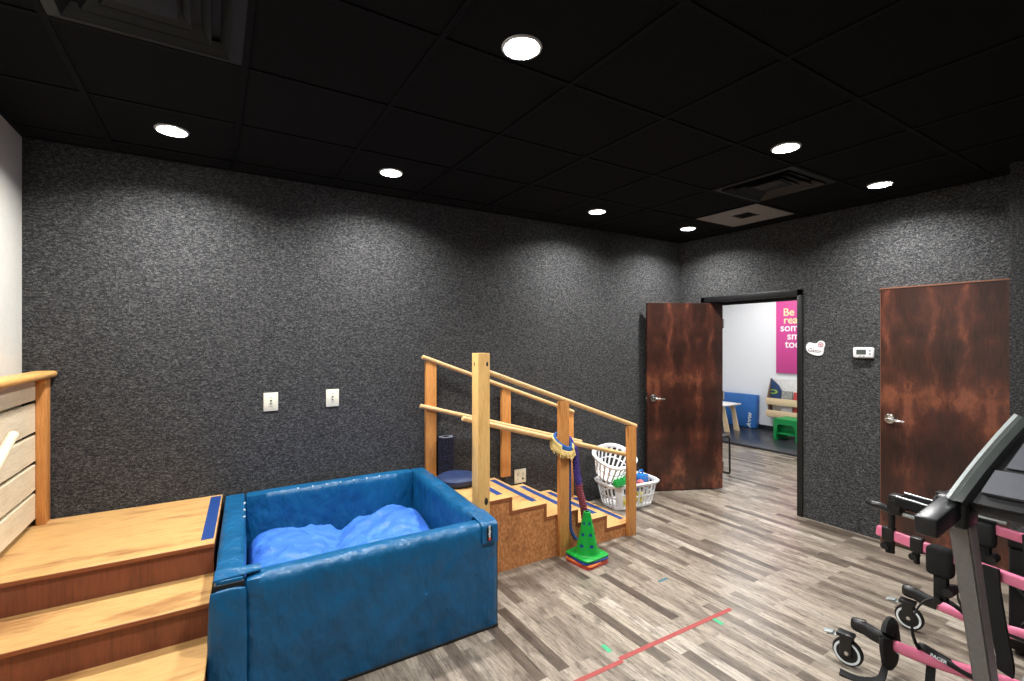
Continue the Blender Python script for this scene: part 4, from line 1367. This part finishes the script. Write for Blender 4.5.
t = thing('cube_chair', 'green plastic cube chair standing on the black mat', 'chair', (7.8, 4.11, .03))
gx0, gx1, gy0, gy1, gz0, gz1 = 7.62, 7.98, 3.91, 4.31, .031, .372
arch = [(gy0, gz0), (gy0, gz1 - .02), (gy0 + .02, gz1), (gy1 - .02, gz1), (gy1, gz1 - .02), (gy1, gz0), (gy1 - .055, gz0), (gy1 - .055, .25), (gy1 - .085, .29), (gy0 + .085, .29), (gy0 + .055, .25), (gy0 + .055, gz0)]
b = B(); prism(b, arch, lambda u, v, d: Vector((d, u, v)), gx0, gx1)
bmesh.ops.bevel(b, geom=[e for e in b.edges if abs(e.verts[0].co.x - e.verts[1].co.x) < .01], offset=.008, segments=2, affect='EDGES')
obj('shell', b, M['kid_green'], t)
b = B(); box(b, gx0 + .10, gx0 + .13, gy0 + .05, gy1 - .05, .14, .295, .006); obj('seat_back', b, M['kid_green'], t)
b = B(); box(b, gx0 + .03, gx1 - .03, gy0 + .05, gy1 - .05, .12, .15, .006); obj('seat', b, M['kid_green'], t)

t = thing('wall_bookshelf', 'low wall bookshelf of birch ledges beneath the magenta poster', 'bookshelf', (8.3, 4.3, .3))
b = B(); prism(b, [(8.39, .27), (8.39, .95), (8.36, .95), (8.24, .62), (8.24, .60), (8.30, .27)], lambda u, v, d: Vector((u, d, v)), 4.75, 4.77); obj('side_panel', b, M['brown_grey'], t)
b = B(); prism(b, [(8.39, .27), (8.39, .95), (8.36, .95), (8.24, .62), (8.24, .60), (8.30, .27)], lambda u, v, d: Vector((u, d, v)), 3.80, 3.82); obj('side_panel', b, M['brown_grey'], t)
for z in (.50, .29):
    b = B(); box(b, 8.235, 8.25, 3.79, 4.785, z, z + .115, .004); box(b, 8.25, 8.385, 3.82, 4.75, z, z + .015); obj('shelf', b, M['birch'], t)
b = B(); box(b, 8.378, 8.392, 3.82, 4.75, .28, .95); obj('back_board', b, M['table_white'], t)
def book(y0, y1, z0, h, mat, label, lean=8, thick=.022, xo=0):
    b = B()
    w = (y1 - y0) / 2
    box(b, 0, thick, -w, w, 0, h, .002, 1)
    o = obj('book', b, M[mat]); o.location = (8.285 + xo, (y0 + y1) / 2, z0); o.rotation_euler = (0, R(lean), 0)
    tag(o, label, 'book', 'picture books on the far wall bookshelf')
book(4.37, 4.55, .517, .235, 'book_grey', 'grey covered book on the upper ledge beside the navy board')
book(4.16, 4.35, .517, .225, 'book_red', 'red covered book on the upper ledge above the green chair')
book(4.37, 4.55, .307, .21, 'book_white', 'white covered book on the lower ledge above the green chair')
book(4.16, 4.35, .307, .20, 'book_red', 'red covered book on the lower ledge above the green chair')
t = thing('toy_board', 'navy board with a lime disc standing at the end of the upper ledge', 'toy', (8.33, 4.72, .52))
b = B(); prism(b, [(4.75, .518), (4.75, .93), (4.72, .93), (4.62, .84), (4.56, .74), (4.56, .518)], lambda u, v, d: Vector((d, u, v)), 8.335, 8.355); obj('board', b, M['book_navy'], t)
b = B(); lathe(b, [(.05, 0), (.05, .006), (.085, .006), (.085, 0), (.05, 0)], 28, along((8.335, 4.715, .72), (7.3, 4.715, .72)) @ Matrix.Diagonal((1, .45, 1, 1))); obj('lime_ring', b, M['lime'], t)

b = B(); box(b, 6.86, 8.385, .5, 6.35, .001, .03, .006)
tag(obj('floor_mat', b, M['mat_black'], origin=(7.6, 3.4, 0)), 'black vinyl floor mat covering the far end of the adjoining room', 'mat')

t = thing('sled_chair', 'black sled based chair half hidden behind the open door', 'chair', (5.07, 3.75, 0))
for x in (4.85, 5.285):
    b = B(); tube(b, smooth_path([(x, 4.0, .44), (x, 3.56, .445), (x, 3.535, .44), (x, 3.52, .41), (x, 3.515, .1), (x, 3.515, .03), (x, 3.53, .012), (x, 3.57, .012), (x, 4.0, .012)], 4), .011, 10)
    obj('sled_frame', b, M['black_metal'], t)
b = B(); box(b, 4.84, 5.295, 3.52, 3.99, .45, .475, .012, 3); obj('seat', b, M['black'], t)
b = B(); box(b, 4.86, 5.28, 3.97, 4.0, .58, .86, .012, 3); obj('backrest', b, M['black'], t)
for x in (4.89, 5.24):
    b = B(); tube(b, [(x, 3.985, .44), (x, 3.985, .8)], .010, 8)
    obj('back_post', b, M['black_metal'], t)

# ------------------------------------------------------------------ camera, world, view
cam = bpy.data.cameras.new('camera')
cam.sensor_width = 36
cam.lens = 478 / 1024 * 36
cam.clip_start = .02
co_ = bpy.data.objects.new('camera', cam); C.objects.link(co_)
co_.location = (0, 0, 1.617)
co_.rotation_euler = (PI / 2, 0, -math.atan2(.528, .849))
sc = bpy.context.scene
sc.camera = co_
w = bpy.data.worlds.new('world'); sc.world = w
w.use_nodes = True
w.node_tree.nodes['Background'].inputs['Color'].default_value = (.8, .85, 1, 1)
w.node_tree.nodes['Background'].inputs['Strength'].default_value = .03
vs = sc.view_settings
vs.view_transform = 'Standard'; vs.look = 'None'; vs.gamma = 1; vs.use_curve_mapping = False
vs.exposure = 0.0
sc.cycles.max_bounces = 8
sc.cycles.diffuse_bounces = 6
sc.cycles.use_denoising = True
